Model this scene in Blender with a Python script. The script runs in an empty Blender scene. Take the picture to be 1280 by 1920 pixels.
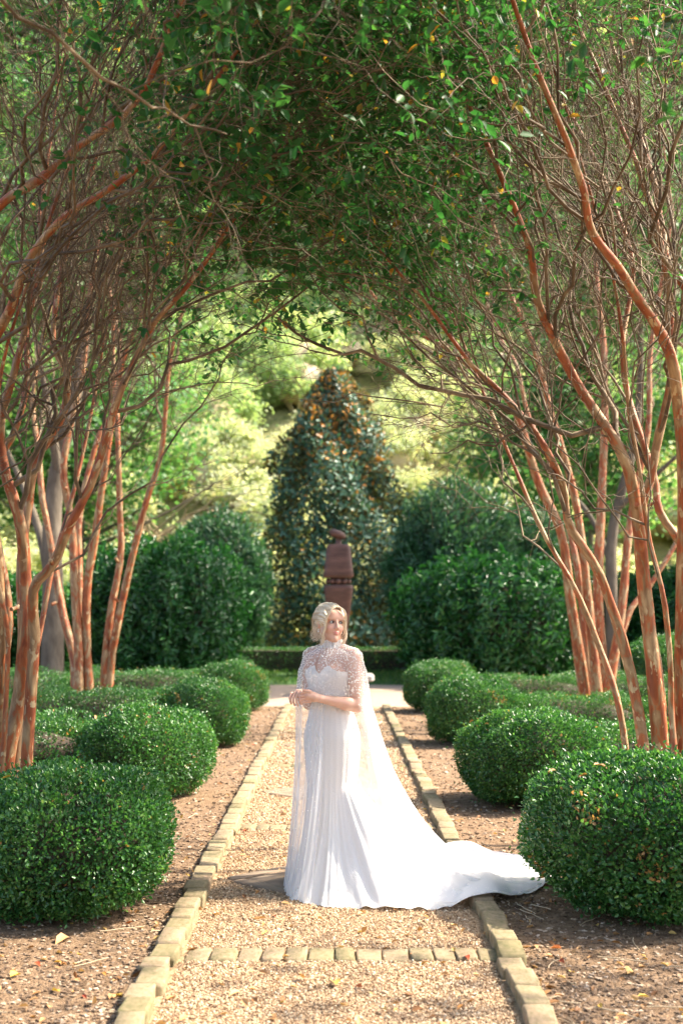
import bpy, math, random
import numpy as np
from mathutils import Vector, Matrix, Euler
R_ = math.radians
S = bpy.context.scene
COL = S.collection
rng = np.random.default_rng(7)
random.seed(7)

# ------------------------------------------------------------------ camera
F = 2476.0; HC = 1.68                       # focal length in photo pixels, lens height
PITCH = math.atan(180 / F); YAW = -math.atan(9 / F)
cam_d = bpy.data.cameras.new('camera'); cam = bpy.data.objects.new('camera', cam_d); COL.objects.link(cam)
cam.location = (0, 0, HC)
cam.rotation_euler = (math.pi / 2 + PITCH, 0, YAW)
cam_d.sensor_fit = 'VERTICAL'; cam_d.sensor_height = 36; cam_d.lens = F * 36 / 1920
cam_d.clip_start = 0.05; cam_d.clip_end = 2000
cam_d.dof.use_dof = True; cam_d.dof.focus_distance = 8.0; cam_d.dof.aperture_fstop = 2.2
S.camera = cam
CR = Euler(cam.rotation_euler).to_matrix()
def P(px, py, Y):
    """where the sight line of a photo pixel meets the vertical plane at distance Y"""
    d = CR @ Vector(((px - 640) / F, (960 - py) / F, -1))
    return np.array(cam.location) + np.array(d) * (Y / d.y)

# ------------------------------------------------------------------ world, sun, exposure
SUN_AZ = R_(77)      # compass style: 0 = +Y, 90 = +X
SUN_EL = R_(46)
w = bpy.data.worlds.new('World'); S.world = w; w.use_nodes = True
nt = w.node_tree; bg = nt.nodes['Background']
sky = nt.nodes.new('ShaderNodeTexSky'); sky.sky_type = 'NISHITA'; sky.sun_disc = False
sky.sun_elevation = SUN_EL; sky.sun_rotation = SUN_AZ; sky.air_density = 1.0; sky.dust_density = 4.0
nt.links.new(sky.outputs[0], bg.inputs[0]); bg.inputs[1].default_value = 0.118
sd = bpy.data.lights.new('sun', 'SUN'); sun = bpy.data.objects.new('sun', sd); COL.objects.link(sun)
sd.energy = 3.5; sd.angle = R_(0.6); sd.color = (1.0, 0.89, 0.73)
tosun = Vector((math.sin(SUN_AZ) * math.cos(SUN_EL), math.cos(SUN_AZ) * math.cos(SUN_EL), math.sin(SUN_EL)))
sun.rotation_euler = tosun.to_track_quat('Z', 'Y').to_euler()
S.view_settings.view_transform = 'Standard'; S.view_settings.look = 'None'
S.view_settings.exposure = 2.2; S.view_settings.gamma = 1.0; S.view_settings.use_curve_mapping = False
S.render.engine = 'CYCLES'
S.cycles.max_bounces = 10; S.cycles.transparent_max_bounces = 24; S.cycles.diffuse_bounces = 5
S.cycles.transmission_bounces = 6; S.cycles.sample_clamp_indirect = 6
try:
    S.cycles.use_denoising = True; S.cycles.denoiser = 'OPENIMAGEDENOISE'; S.cycles.denoising_prefilter = 'ACCURATE'
except Exception:
    pass

# ------------------------------------------------------------------ helpers
def tag(o, label=None, cat=None, group=None, kind=None):
    if label: o['label'] = label
    if cat: o['category'] = cat
    if group: o['group'] = group
    if kind: o['kind'] = kind
    return o
def empty(name, loc=(0, 0, 0), rz=0.0):
    o = bpy.data.objects.new(name, None); COL.objects.link(o); o.location = loc; o.rotation_euler = (0, 0, rz); o.empty_display_size = .2
    return o
def link(name, me, parent=None, loc=None, rot=None, scale=None):
    o = bpy.data.objects.new(name, me); COL.objects.link(o)
    if parent is not None: o.parent = parent
    if loc is not None: o.location = loc
    if rot is not None: o.rotation_euler = rot
    if scale is not None: o.scale = scale
    return o
def mesh(name, V, Fs, mat=None, smooth=True, attrs=None, cols=None):
    """V (n,3); Fs = list of (m,k) index arrays; attrs = {name: per-vertex float}; cols = {name: (n,3)}"""
    V = np.asarray(V, np.float32).reshape(-1, 3)
    if not isinstance(Fs, list): Fs = [Fs]
    Fs = [np.asarray(f, np.int32) for f in Fs if len(f)]
    me = bpy.data.meshes.new(name)
    me.vertices.add(len(V)); me.vertices.foreach_set('co', V.ravel())
    nl = sum(f.size for f in Fs); nf = sum(len(f) for f in Fs)
    me.loops.add(nl); me.polygons.add(nf)
    me.loops.foreach_set('vertex_index', np.concatenate([f.ravel() for f in Fs]))
    tot = np.concatenate([np.full(len(f), f.shape[1], np.int32) for f in Fs])
    st = np.concatenate([[0], np.cumsum(tot)[:-1]]).astype(np.int32)
    me.polygons.foreach_set('loop_start', st); me.polygons.foreach_set('loop_total', tot)
    me.polygons.foreach_set('use_smooth', np.full(nf, smooth, bool))
    for k, v in (attrs or {}).items():
        a = me.attributes.new(k, 'FLOAT', 'POINT'); a.data.foreach_set('value', np.asarray(v, np.float32))
    for k, v in (cols or {}).items():
        a = me.attributes.new(k, 'FLOAT_COLOR', 'POINT')
        c = np.ones((len(V), 4), np.float32); c[:, :3] = v; a.data.foreach_set('color', c.ravel())
    me.update(calc_edges=True)
    if mat: me.materials.append(mat)
    return me
class Bag:
    """collects vertex / face arrays for one mesh"""
    def __init__(s): s.v = []; s.f = {}; s.a = []; s.n = 0
    def add(s, V, Fq, a=None):
        V = np.asarray(V, float).reshape(-1, 3); Fq = np.asarray(Fq)
        s.v.append(V); s.f.setdefault(Fq.shape[1], []).append(Fq + s.n); s.n += len(V)
        s.a.append(np.zeros(len(V)) if a is None else np.broadcast_to(a, (len(V),)))
    def mesh(s, name, mat, smooth=True, an='rnd'):
        return mesh(name, np.concatenate(s.v), [np.concatenate(x) for x in s.f.values()], mat, smooth, {an: np.concatenate(s.a)})
def unit(v): return v / np.maximum(np.linalg.norm(v, axis=-1, keepdims=True), 1e-9)
def vnoise(Pn, f=1.0, seed=0):
    """cheap smooth pseudo noise in -1..1 from summed sines"""
    r = np.random.default_rng(seed); o = 0
    for k in range(6):
        d = r.normal(size=3); d = d / np.linalg.norm(d) * f * (0.7 + 0.25 * k)
        o = o + np.sin(Pn @ d * 2 * math.pi + r.uniform(0, 6.28)) / (1 + .35 * k)
    return o / 3.0
def catmull(pts, n):
    p = np.asarray(pts, float); p = np.vstack([2 * p[0] - p[1], p, 2 * p[-1] - p[-2]])
    m = len(p) - 3; t = np.linspace(0, m, n); i = np.minimum(t.astype(int), m - 1); u = (t - i)[:, None]
    a, b, c, d = p[i], p[i + 1], p[i + 2], p[i + 3]
    return .5 * (2 * b + (c - a) * u + (2 * a - 5 * b + 4 * c - d) * u ** 2 + (3 * b - a - 3 * c + d) * u ** 3)
def tubes(C, Rad, k=5, cap=False):
    """C (M,n,3) centre lines, Rad (M,n) -> verts, quads"""
    C = np.asarray(C, float); M, n, _ = C.shape
    T = np.empty_like(C); T[:, 1:-1] = C[:, 2:] - C[:, :-2]; T[:, 0] = C[:, 1] - C[:, 0]; T[:, -1] = C[:, -1] - C[:, -2]
    T = unit(T); ref = np.zeros((M, 1, 3)); mean = np.abs(unit(C[:, -1] - C[:, 0]))
    ref[np.arange(M), 0, np.argmin(mean, 1)] = 1
    A = unit(np.cross(T, np.broadcast_to(ref, C.shape))); B = np.cross(T, A)
    ang = np.arange(k) * 2 * math.pi / k
    V = C[:, :, None] + Rad[:, :, None, None] * (np.cos(ang)[None, None, :, None] * A[:, :, None] + np.sin(ang)[None, None, :, None] * B[:, :, None])
    idx = np.arange(M * n * k).reshape(M, n, k)
    q = np.stack([idx[:, :-1], np.roll(idx[:, :-1], -1, 2), np.roll(idx[:, 1:], -1, 2), idx[:, 1:]], -1).reshape(-1, 4)
    return V.reshape(-1, 3), q
def leaves(pos, axis, nrm, L, W, fold=.25, curl=.15):
    """folded six point leaves: pos (n,3) base, axis direction, nrm facing; L, W arrays -> verts, quads"""
    n = len(pos); axis = unit(axis); side = unit(np.cross(axis, nrm)); up = np.cross(side, axis)
    L = np.broadcast_to(L, (n,))[:, None]; W = np.broadcast_to(W, (n,))[:, None]
    a, b = pos, pos + axis * L - up * L * curl
    r1 = pos + axis * L * .3 + side * W * .5 + up * W * fold; r2 = pos + axis * L * .68 + side * W * .42 + up * (W * fold - L * curl * .4)
    l1 = pos + axis * L * .3 - side * W * .5 + up * W * fold; l2 = pos + axis * L * .68 - side * W * .42 + up * (W * fold - L * curl * .4)
    V = np.stack([a, r1, r2, b, l2, l1], 1)
    i = np.arange(n)[:, None] * 6
    q = np.concatenate([i + np.array([[0, 1, 2, 3]]), i + np.array([[0, 3, 4, 5]])], 0)
    return V.reshape(-1, 3), q
def quads(pos, axis, nrm, L, W):
    """one-face diamond leaves"""
    n = len(pos); axis = unit(axis); side = unit(np.cross(axis, nrm))
    L = np.broadcast_to(L, (n,))[:, None]; W = np.broadcast_to(W, (n,))[:, None]
    V = np.stack([pos, pos + axis * L * .5 + side * W * .5, pos + axis * L, pos + axis * L * .5 - side * W * .5], 1)
    return V.reshape(-1, 3), np.arange(n * 4).reshape(n, 4)
def rdir(n): return unit(rng.normal(size=(n, 3)))
def box(sx, sy, sz, c=(0, 0, 0)):
    x, y, z = sx / 2, sy / 2, sz / 2
    V = np.array([[-x, -y, -z], [x, -y, -z], [x, y, -z], [-x, y, -z], [-x, -y, z], [x, -y, z], [x, y, z], [-x, y, z]]) + np.array(c)
    return V, np.array([[0, 3, 2, 1], [4, 5, 6, 7], [0, 1, 5, 4], [1, 2, 6, 5], [2, 3, 7, 6], [3, 0, 4, 7]])
def revolve(prof, k=24, sq=0.0, sx=1.0, sy=1.0):
    """profile [(r,z)] turned about z; sq > 0 squares the section"""
    prof = np.asarray(prof, float); a = np.arange(k) * 2 * math.pi / k
    c, s = np.cos(a), np.sin(a)
    p = 2 + sq * 8; m = (np.abs(c) ** p + np.abs(s) ** p) ** (-1 / p)
    V = np.stack([prof[:, 0:1] * c * m * sx, prof[:, 0:1] * s * m * sy, np.repeat(prof[:, 1:2], k, 1)], -1)
    n = len(prof); idx = np.arange(n * k).reshape(n, k)
    q = np.stack([idx[:-1], np.roll(idx[:-1], -1, 1), np.roll(idx[1:], -1, 1), idx[1:]], -1).reshape(-1, 4)
    return V.reshape(-1, 3), q

# ------------------------------------------------------------------ materials
def newmat(name):
    m = bpy.data.materials.new(name); m.use_nodes = True
    return m, m.node_tree.nodes, m.node_tree.links, m.node_tree.nodes['Principled BSDF']
def ramp(N, stops, interp='LINEAR'):
    r = N.new('ShaderNodeValToRGB'); cr = r.color_ramp; cr.interpolation = interp
    while len(cr.elements) < len(stops): cr.elements.new(.5)
    for e, (p, c) in zip(cr.elements, stops): e.position = p; e.color = (*c, 1)
    return r
def leaf_mat(name, stops, trans=.3, rough=.42, spec=.5, back=None, tcol=1.6):
    """leaf: colour from each leaf's own random value; light passes through the blade"""
    m, N, Lk, B = newmat(name)
    at = N.new('ShaderNodeAttribute'); at.attribute_name = 'rnd'
    r = ramp(N, stops); Lk.new(at.outputs['Fac'], r.inputs[0]); col = r.outputs[0]
    if back:
        g = N.new('ShaderNodeNewGeometry'); mx = N.new('ShaderNodeMix'); mx.data_type = 'RGBA'
        Lk.new(g.outputs['Backfacing'], mx.inputs[0]); Lk.new(col, mx.inputs[6]); mx.inputs[7].default_value = (*back, 1); col = mx.outputs[2]
    Lk.new(col, B.inputs['Base Color']); B.inputs['Roughness'].default_value = rough; B.inputs['Specular IOR Level'].default_value = spec
    t = N.new('ShaderNodeBsdfTranslucent'); h = N.new('ShaderNodeMix'); h.data_type = 'RGBA'; h.blend_type = 'MULTIPLY'; h.inputs[0].default_value = 1
    Lk.new(col, h.inputs[6]); h.inputs[7].default_value = (tcol, tcol * 1.05, tcol * .55, 1); Lk.new(h.outputs[2], t.inputs[0])
    mix = N.new('ShaderNodeMixShader'); mix.inputs[0].default_value = trans
    Lk.new(B.outputs[0], mix.inputs[1]); Lk.new(t.outputs[0], mix.inputs[2]); Lk.new(mix.outputs[0], N['Material Output'].inputs[0])
    return m
def noise_mat(name, stops, scale=(1, 1, 1), nscale=6, detail=6, rough=.8, bump=.3, bscale=None, coord='Object', spec=.3, bdist=.02, distort=0.0):
    m, N, Lk, B = newmat(name)
    tc = N.new('ShaderNodeTexCoord'); mp = N.new('ShaderNodeMapping'); mp.inputs['Scale'].default_value = scale
    Lk.new(tc.outputs[coord], mp.inputs[0])
    n = N.new('ShaderNodeTexNoise'); n.inputs['Scale'].default_value = nscale; n.inputs['Detail'].default_value = detail; n.inputs['Roughness'].default_value = .62
    n.inputs['Distortion'].default_value = distort
    Lk.new(mp.outputs[0], n.inputs['Vector'])
    r = ramp(N, stops); Lk.new(n.outputs['Fac'], r.inputs[0]); Lk.new(r.outputs[0], B.inputs['Base Color'])
    B.inputs['Roughness'].default_value = rough; B.inputs['Specular IOR Level'].default_value = spec
    if bump:
        n2 = N.new('ShaderNodeTexNoise'); n2.inputs['Scale'].default_value = bscale or nscale * 4; n2.inputs['Detail'].default_value = 5
        Lk.new(mp.outputs[0], n2.inputs['Vector'])
        b = N.new('ShaderNodeBump'); b.inputs['Strength'].default_value = bump; b.inputs['Distance'].default_value = bdist
        Lk.new(n2.outputs['Fac'], b.inputs['Height']); Lk.new(b.outputs[0], B.inputs['Normal'])
    return m
def rnd_mat(name, stops, rough=.8, spec=.3, nscale=0, namt=.3):
    m, N, Lk, B = newmat(name)
    at = N.new('ShaderNodeAttribute'); at.attribute_name = 'rnd'
    r = ramp(N, stops); Lk.new(at.outputs['Fac'], r.inputs[0]); Lk.new(r.outputs[0], B.inputs['Base Color'])
    B.inputs['Roughness'].default_value = rough; B.inputs['Specular IOR Level'].default_value = spec
    return m
M = {}
M['box'] = leaf_mat('box_leaf', [(0, (.018, .075, .020)), (.45, (.045, .150, .034)), (.8, (.10, .235, .055)), (.96, (.20, .33, .09)), (1, (.40, .22, .08))], .3, .32, .5)
M['boxstem'] = noise_mat('box_stem', [(.3, (.035, .026, .018)), (.7, (.07, .05, .032))], nscale=20)
M['myrtle'] = leaf_mat('myrtle_leaf', [(0, (.016, .075, .020)), (.5, (.028, .115, .032)), (.85, (.065, .175, .042)), (.94, (.22, .22, .035)), (1, (.42, .20, .04))], .46, .5, .32)
M['laurel'] = leaf_mat('laurel_leaf', [(0, (.012, .065, .018)), (.5, (.024, .115, .026)), (.85, (.045, .17, .034)), (1, (.10, .25, .06))], .25, .32, .5)
M['tall_laurel'] = leaf_mat('tall_laurel_leaf', [(0, (.02, .075, .035)), (.5, (.04, .12, .055)), (1, (.10, .20, .10))], .25, .36, .5)
M['magnolia'] = leaf_mat('magnolia_leaf', [(0, (.045, .125, .085)), (.6, (.095, .20, .135)), (.86, (.19, .30, .20)), (.93, (.42, .18, .035)), (1, (.72, .33, .06))], .25, .40, .5, back=(.12, .10, .045))
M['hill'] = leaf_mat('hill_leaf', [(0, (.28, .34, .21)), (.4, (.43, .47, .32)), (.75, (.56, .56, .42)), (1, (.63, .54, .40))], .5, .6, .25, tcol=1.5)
M['wood'] = leaf_mat('woodland_leaf', [(0, (.10, .18, .085)), (.5, (.18, .27, .125)), (1, (.31, .37, .19))], .42, .5, .3, tcol=1.4)
M['maple'] = leaf_mat('maple_leaf', [(0, (.045, .14, .05)), (.6, (.09, .21, .072)), (1, (.20, .30, .12))], .45, .5, .3, tcol=1.5)
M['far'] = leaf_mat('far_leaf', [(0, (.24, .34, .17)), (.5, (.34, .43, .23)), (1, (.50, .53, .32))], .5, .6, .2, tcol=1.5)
M['twig'] = noise_mat('twig_bark', [(.3, (.045, .033, .020)), (.5, (.125, .09, .055)), (.72, (.34, .26, .165))], (1, 1, .5), 5, rough=.75, bump=0)
M['greybark'] = noise_mat('grey_bark', [(.3, (.07, .055, .04)), (.55, (.14, .115, .085)), (.8, (.22, .185, .14))], (1, 1, .35), 5, rough=.9, bump=.5, bdist=.03)
M['paletwig'] = noise_mat('pale_twig', [(.3, (.36, .27, .17)), (.7, (.52, .42, .28))], nscale=4, bump=0)
def myrtle_bark():
    m, N, Lk, B = newmat('myrtle_bark')
    tc = N.new('ShaderNodeAttribute'); tc.attribute_name = 'bark_uvw'
    def nz(sc, s, d=4, dist=0):
        mp = N.new('ShaderNodeMapping'); mp.inputs['Scale'].default_value = sc; Lk.new(tc.outputs['Vector'], mp.inputs[0])
        n = N.new('ShaderNodeTexNoise'); n.inputs['Scale'].default_value = s; n.inputs['Detail'].default_value = d; n.inputs['Distortion'].default_value = dist; Lk.new(mp.outputs[0], n.inputs['Vector']); return n
    n1 = nz((1, 1, .36), 13, 6, .9); n2 = nz((1, 1, .15), 34, 4); n3 = nz((1, 1, .45), 24, 4, .5)
    r1 = ramp(N, [(.36, (.25, .058, .016)), (.49, (.38, .115, .034)), (.515, (.28, .155, .07)), (.66, (.42, .28, .145))])
    Lk.new(n1.outputs['Fac'], r1.inputs[0])
    r3 = ramp(N, [(.61, (0, 0, 0)), (.63, (1, 1, 1))]); Lk.new(n3.outputs['Fac'], r3.inputs[0])
    mx = N.new('ShaderNodeMix'); mx.data_type = 'RGBA'; Lk.new(r3.outputs[0], mx.inputs[0]); Lk.new(r1.outputs[0], mx.inputs[6]); mx.inputs[7].default_value = (.50, .37, .21, 1)
    r2 = ramp(N, [(.3, (.60, .57, .55)), (.7, (1.12, 1.12, 1.1))]); Lk.new(n2.outputs['Fac'], r2.inputs[0])
    mu = N.new('ShaderNodeMix'); mu.data_type = 'RGBA'; mu.blend_type = 'MULTIPLY'; mu.inputs[0].default_value = 1
    Lk.new(mx.outputs[2], mu.inputs[6]); Lk.new(r2.outputs[0], mu.inputs[7]); Lk.new(mu.outputs[2], B.inputs['Base Color'])
    B.inputs['Roughness'].default_value = .6
    b = N.new('ShaderNodeBump'); b.inputs['Strength'].default_value = .5; b.inputs['Distance'].default_value = .006
    Lk.new(n1.outputs['Fac'], b.inputs['Height']); Lk.new(b.outputs[0], B.inputs['Normal'])
    return m
M['bark'] = myrtle_bark()
M['soil'] = noise_mat('soil', [(.25, (.10, .062, .036)), (.5, (.20, .130, .078)), (.75, (.32, .22, .14))], nscale=14, detail=9, rough=.95, bump=.8, bscale=70, bdist=.03, spec=.15)
M['gravelbed'] = noise_mat('gravel_bed', [(.3, (.19, .12, .065)), (.5, (.35, .24, .14)), (.7, (.50, .37, .24))], nscale=60, detail=4, rough=.95, bump=.7, bscale=70, bdist=.02, spec=.2)
M['palegravel'] = noise_mat('pale_gravel', [(.3, (.24, .17, .12)), (.7, (.42, .32, .24))], nscale=25, detail=6, rough=.95, bump=.4)
M['pebble'] = rnd_mat('pebble', [(0, (.15, .085, .045)), (.25, (.29, .185, .105)), (.55, (.43, .30, .18)), (.85, (.56, .43, .285)), (1, (.70, .60, .45))], .75, .35)
M['mulch'] = rnd_mat('mulch_chip', [(0, (.07, .045, .028)), (.4, (.18, .12, .078)), (.8, (.31, .225, .15)), (1, (.48, .38, .285))], .9, .2)
M['leaflitter'] = leaf_mat('fallen_leaf', [(0, (.22, .10, .04)), (.35, (.42, .22, .09)), (.65, (.55, .33, .16)), (.85, (.58, .40, .08)), (1, (.40, .07, .03))], .15, .6, .3, tcol=1.2)
M['sett'] = noise_mat('mossy_stone', [(.25, (.13, .13, .062)), (.42, (.225, .195, .12)), (.6, (.30, .24, .165)), (.8, (.38, .31, .225))], nscale=5, detail=7, rough=.9, bump=.45, bscale=38, bdist=.012, coord='Object')
def sett_var():
    m = M['sett']; N = m.node_tree.nodes; Lk = m.node_tree.links; B = N['Principled BSDF']
    src = B.inputs['Base Color'].links[0].from_socket
    oi = N.new('ShaderNodeObjectInfo'); r = ramp(N, [(0, (.66, .68, .50)), (.3, (.88, .84, .74)), (.7, (1.02, .95, .88)), (1, (1.05, .92, .86))]); Lk.new(oi.outputs['Random'], r.inputs[0])
    mu = N.new('ShaderNodeMix'); mu.data_type = 'RGBA'; mu.blend_type = 'MULTIPLY'; mu.inputs[0].default_value = 1
    Lk.new(src, mu.inputs[6]); Lk.new(r.outputs[0], mu.inputs[7]); Lk.new(mu.outputs[2], B.inputs['Base Color'])
    for nd in N:
        if nd.type == 'MAPPING':
            ad = N.new('ShaderNodeVectorMath'); ad.operation = 'ADD'; lk = nd.inputs[0].links[0].from_socket
            cm = N.new('ShaderNodeVectorMath'); cm.operation = 'SCALE'; cm.inputs[0].default_value = (37, 21, 11); Lk.new(oi.outputs['Random'], cm.inputs['Scale'])
            Lk.new(lk, ad.inputs[0]); Lk.new(cm.outputs[0], ad.inputs[1]); Lk.new(ad.outputs[0], nd.inputs[0])
sett_var()
M['flag'] = noise_mat('flagstone', [(.3, (.16, .115, .08)), (.6, (.24, .18, .125)), (.8, (.30, .23, .165))], nscale=4, detail=8, rough=.85, bump=.25, bscale=40, bdist=.008)
M['greystone'] = noise_mat('grey_stone', [(.3, (.20, .19, .175)), (.7, (.36, .34, .31))], nscale=6, detail=7, rough=.9, bump=.3)
M['rust'] = noise_mat('rust_brown_wood', [(.3, (.05, .023, .015)), (.55, (.088, .042, .030)), (.75, (.14, .07, .050))], (1, 1, 6), 3, detail=6, rough=.5, bump=.2, bdist=.01, spec=.4)
M['grass'] = leaf_mat('grass_blade', [(0, (.03, .10, .02)), (.6, (.07, .17, .03)), (1, (.20, .24, .07))], .3, .5, .3)
M['lawn'] = noise_mat('lawn_ground', [(.3, (.03, .075, .02)), (.6, (.06, .12, .03)), (.8, (.16, .15, .06))], nscale=3, detail=7, rough=.95, bump=.4)
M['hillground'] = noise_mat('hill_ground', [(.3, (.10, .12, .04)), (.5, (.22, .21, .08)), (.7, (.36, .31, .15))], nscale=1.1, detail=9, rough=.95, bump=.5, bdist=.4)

# ================================================================== SETTING
def hill_z(x, y):
    d = np.clip((y - 44) / 60, 0, 3); base = 31 * d ** 1.1
    return base * (1 + .0 * x) + (np.sin(x * .11 + 1) * 1.2 + np.sin(y * .13 + x * .05)) * np.clip((y - 46) / 20, 0, 1)
def sheet(name, x0, x1, y0, y1, nx, ny, zf, mat, kind='structure', label=None):
    xs = np.linspace(x0, x1, nx); ys = np.linspace(y0, y1, ny); X, Y = np.meshgrid(xs, ys)
    Z = zf(X, Y); V = np.stack([X, Y, Z], -1).reshape(-1, 3)
    i = np.arange(nx * ny).reshape(ny, nx)
    q = np.stack([i[:-1, :-1], i[:-1, 1:], i[1:, 1:], i[1:, :-1]], -1).reshape(-1, 4)
    o = link(name, mesh(name, V, q, mat)); tag(o, label, kind=kind); return o
flat = lambda z: (lambda X, Y: np.full_like(X, z))
sheet('ground', -900, 900, -300, 1600, 3, 3, flat(-.012), M['soil'], label='bare brown soil under the whole garden')
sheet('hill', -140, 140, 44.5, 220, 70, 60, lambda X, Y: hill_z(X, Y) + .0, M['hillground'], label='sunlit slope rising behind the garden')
PW = .88   # half width of the path to the outside of its edging
def bed_z(X, Y):
    p = np.stack([X, Y, 0 * X], -1)
    return .012 + .012 * vnoise(p, .9, 3) + .006 * vnoise(p, 3.1, 4)
sheet('mulch_bed_left', -9, -PW + .03, 1.0, 22.6, 110, 260, bed_z, M['soil'], label='brown mulched bed left of the path')
sheet('mulch_bed_right', PW - .03, 9, 1.0, 22.6, 110, 260, bed_z, M['soil'], label='brown mulched bed right of the path')
# round gravel court at the end of the path
a = np.linspace(0, 2 * math.pi, 73)[:-1]
Vc = np.vstack([[[0, 25.8, 0]], np.stack([4.6 * np.cos(a), 25.8 + 3.3 * np.sin(a), 0 * a], -1)]); Vc[:, 2] = .006
fc = np.stack([np.zeros(72, int), 1 + np.arange(72), 1 + (np.arange(72) + 1) % 72], -1)
tag(link('gravel_court', mesh('gravel_court', Vc, fc, M['palegravel'])), 'pale round gravel court beyond the end of the path', kind='structure')
sheet('lawn', -16, 16, 28.2, 44.5, 40, 30, flat(-.002), M['lawn'], label='strip of green lawn behind the gravel court')
path = sheet('gravel_path', -PW + .1, PW - .1, 1.0, 22.62, 12, 160, lambda X, Y: .002 + .004 * vnoise(np.stack([X, Y, 0 * X], -1), 1.4, 9), M['gravelbed'], label='straight gravel path edged with mossy setts')

# ---- stones: rounded, slightly crooked blocks sharing six meshes
def stone_mesh(seed, bev=.09, wob=.03):
    r = np.random.default_rng(seed); g = np.array([-.5, -.5 + bev, .5 - bev, .5])
    X, Y, Z = np.meshgrid(g, g, np.array([-.5, .5 - bev * 1.6, .5]), indexing='ij')
    p = np.stack([X, Y, Z], -1).reshape(-1, 3); idx = np.arange(48).reshape(4, 4, 3)
    q = []
    for i in range(3):
        for j in range(3): q.append((idx[i, j, 2], idx[i + 1, j, 2], idx[i + 1, j + 1, 2], idx[i, j + 1, 2]))
        for k in range(2):
            q += [(idx[i, 0, k], idx[i + 1, 0, k], idx[i + 1, 0, k + 1], idx[i, 0, k + 1]), (idx[i + 1, 3, k], idx[i, 3, k], idx[i, 3, k + 1], idx[i + 1, 3, k + 1]),
                  (idx[0, i + 1, k], idx[0, i, k], idx[0, i, k + 1], idx[0, i + 1, k + 1]), (idx[3, i, k], idx[3, i + 1, k], idx[3, i + 1, k + 1], idx[3, i, k + 1])]
    e = (np.abs(p) > .49).sum(1)
    p = p * np.where(e[:, None] >= 2, .962, 1) * np.where(e[:, None] >= 3, .965, 1)
    p[:, 2] = np.where(p[:, 2] < -.4, -.5, p[:, 2]); p += r.normal(size=p.shape) * wob * np.array([.8, .5, .45])
    q = np.array(q); used = np.unique(q); mp = np.zeros(48, int); mp[used] = np.arange(len(used))
    return mesh('stone', p[used], mp[q], M['sett'])
STN = [stone_mesh(s) for s in range(8)]
def stone(name, x, y, z, sx, sy, sz, rz=0.0, mesh_=None):
    return link(name, mesh_ or random.choice(STN), path, (x, y, z), (random.gauss(0, .018), random.gauss(0, .018), rz + random.gauss(0, .03)), (sx, sy, sz))
for sgn in (-1, 1):
    y = 1.4
    while y < 22.5:
        L = random.uniform(.19, .29)
        stone('edging_stone', sgn * (PW - .06) + random.gauss(0, .007), y + L / 2, -.004 + random.gauss(0, .005), random.uniform(.110, .126), L - .006, .13)
        y += L
for y0 in (2.75, 6.52, 10.25, 14.15, 18.1, 22.2):
    x = -PW + .15
    while x < PW - .19:
        L = random.uniform(.098, .135)
        stone('sett', x + L / 2, y0 + random.gauss(0, .008), -.034 + random.gauss(0, .003), L - .009, random.uniform(.20, .23), .10)
        x += L
# flagstones laid as diamonds in the middle of the path, each with narrow border strips
def flag_mesh(sx, sy, seed):
    me = stone_mesh(seed, .04, .006).copy(); me.materials.clear(); me.materials.append(M['flag']); return me
FLAG = flag_mesh(1, 1, 50)
for y0 in (4.6, 8.3, 12.15, 16.3, 20.2):
    q = R_(45)
    link('flagstone', FLAG, path, (0.02, y0, -.018), (0, 0, q), (.82, .82, .07))
    for k in range(4):
        an = q + k * math.pi / 2; d = .475
        link('border_slab', FLAG, path, (.02 + d * math.cos(an), y0 + d * math.sin(an), -.019 + .001 * k), (0, 0, an), (.10, .94 if k % 2 else .83, .07))

# ---- loose stones on the path, chips on the beds
def chunk(n, pos, size, flatten, seed):
    """n rough stones of eight faces"""
    r = np.random.default_rng(seed)
    o = np.array([[1, 0, 0], [-1, 0, 0], [0, 1, 0], [0, -1, 0], [0, 0, 1], [0, 0, -1]], float)
    f = np.array([[0, 2, 4], [2, 1, 4], [1, 3, 4], [3, 0, 4], [2, 0, 5], [1, 2, 5], [3, 1, 5], [0, 3, 5]])
    Q = r.normal(size=(n, 4)); Q /= np.linalg.norm(Q, axis=1, keepdims=True); a_, b, c, d = Q.T
    Rm = np.stack([np.stack([1 - 2 * (c * c + d * d), 2 * (b * c - a_ * d), 2 * (b * d + a_ * c)], -1), np.stack([2 * (b * c + a_ * d), 1 - 2 * (b * b + d * d), 2 * (c * d - a_ * b)], -1),
                   np.stack([2 * (b * d - a_ * c), 2 * (c * d + a_ * b), 1 - 2 * (b * b + c * c)], -1)], 1)
    v = o[None] * (size[:, None] * r.uniform(.55, 1.25, (n, 3)))[:, None, :] + r.normal(size=(n, 6, 3)) * size[:, None, None] * .16
    v = np.einsum('nij,nkj->nki', Rm, v); v[:, :, 2] *= flatten
    v += pos[:, None]
    F_ = (f[None] + np.arange(n)[:, None, None] * 6).reshape(-1, 3)
    return v.reshape(-1, 3), F_
def in_flag(x, y):
    r = np.zeros(len(x), bool)
    for y0 in (4.6, 8.3, 12.15, 16.3, 20.2): r |= (np.abs(x - .02) + np.abs(y - y0)) < .735
    return r
def ypick(n, y0, y1, p): return (y0 ** p + rng.random(n) * (y1 ** p - y0 ** p)) ** (1 / p)
n = 76000
y = ypick(n, 4.6, 22.4, -.9); x = rng.uniform(-PW + .14, PW - .14, n)
k_ = ~(in_flag(x, y) & (rng.random(n) < .80 + .16 * np.sin(x * 9 + y * 7)))
for y0 in (2.75, 6.52, 10.25, 14.15, 18.1, 22.2): k_ &= ~((np.abs(y - y0) < .115) & (rng.random(n) < .95))
x, y = x[k_], y[k_]; n = len(x)
sz = rng.uniform(.0042, .0092, n) * (1 + np.clip((y - 8) / 9, 0, 1.3))
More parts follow.
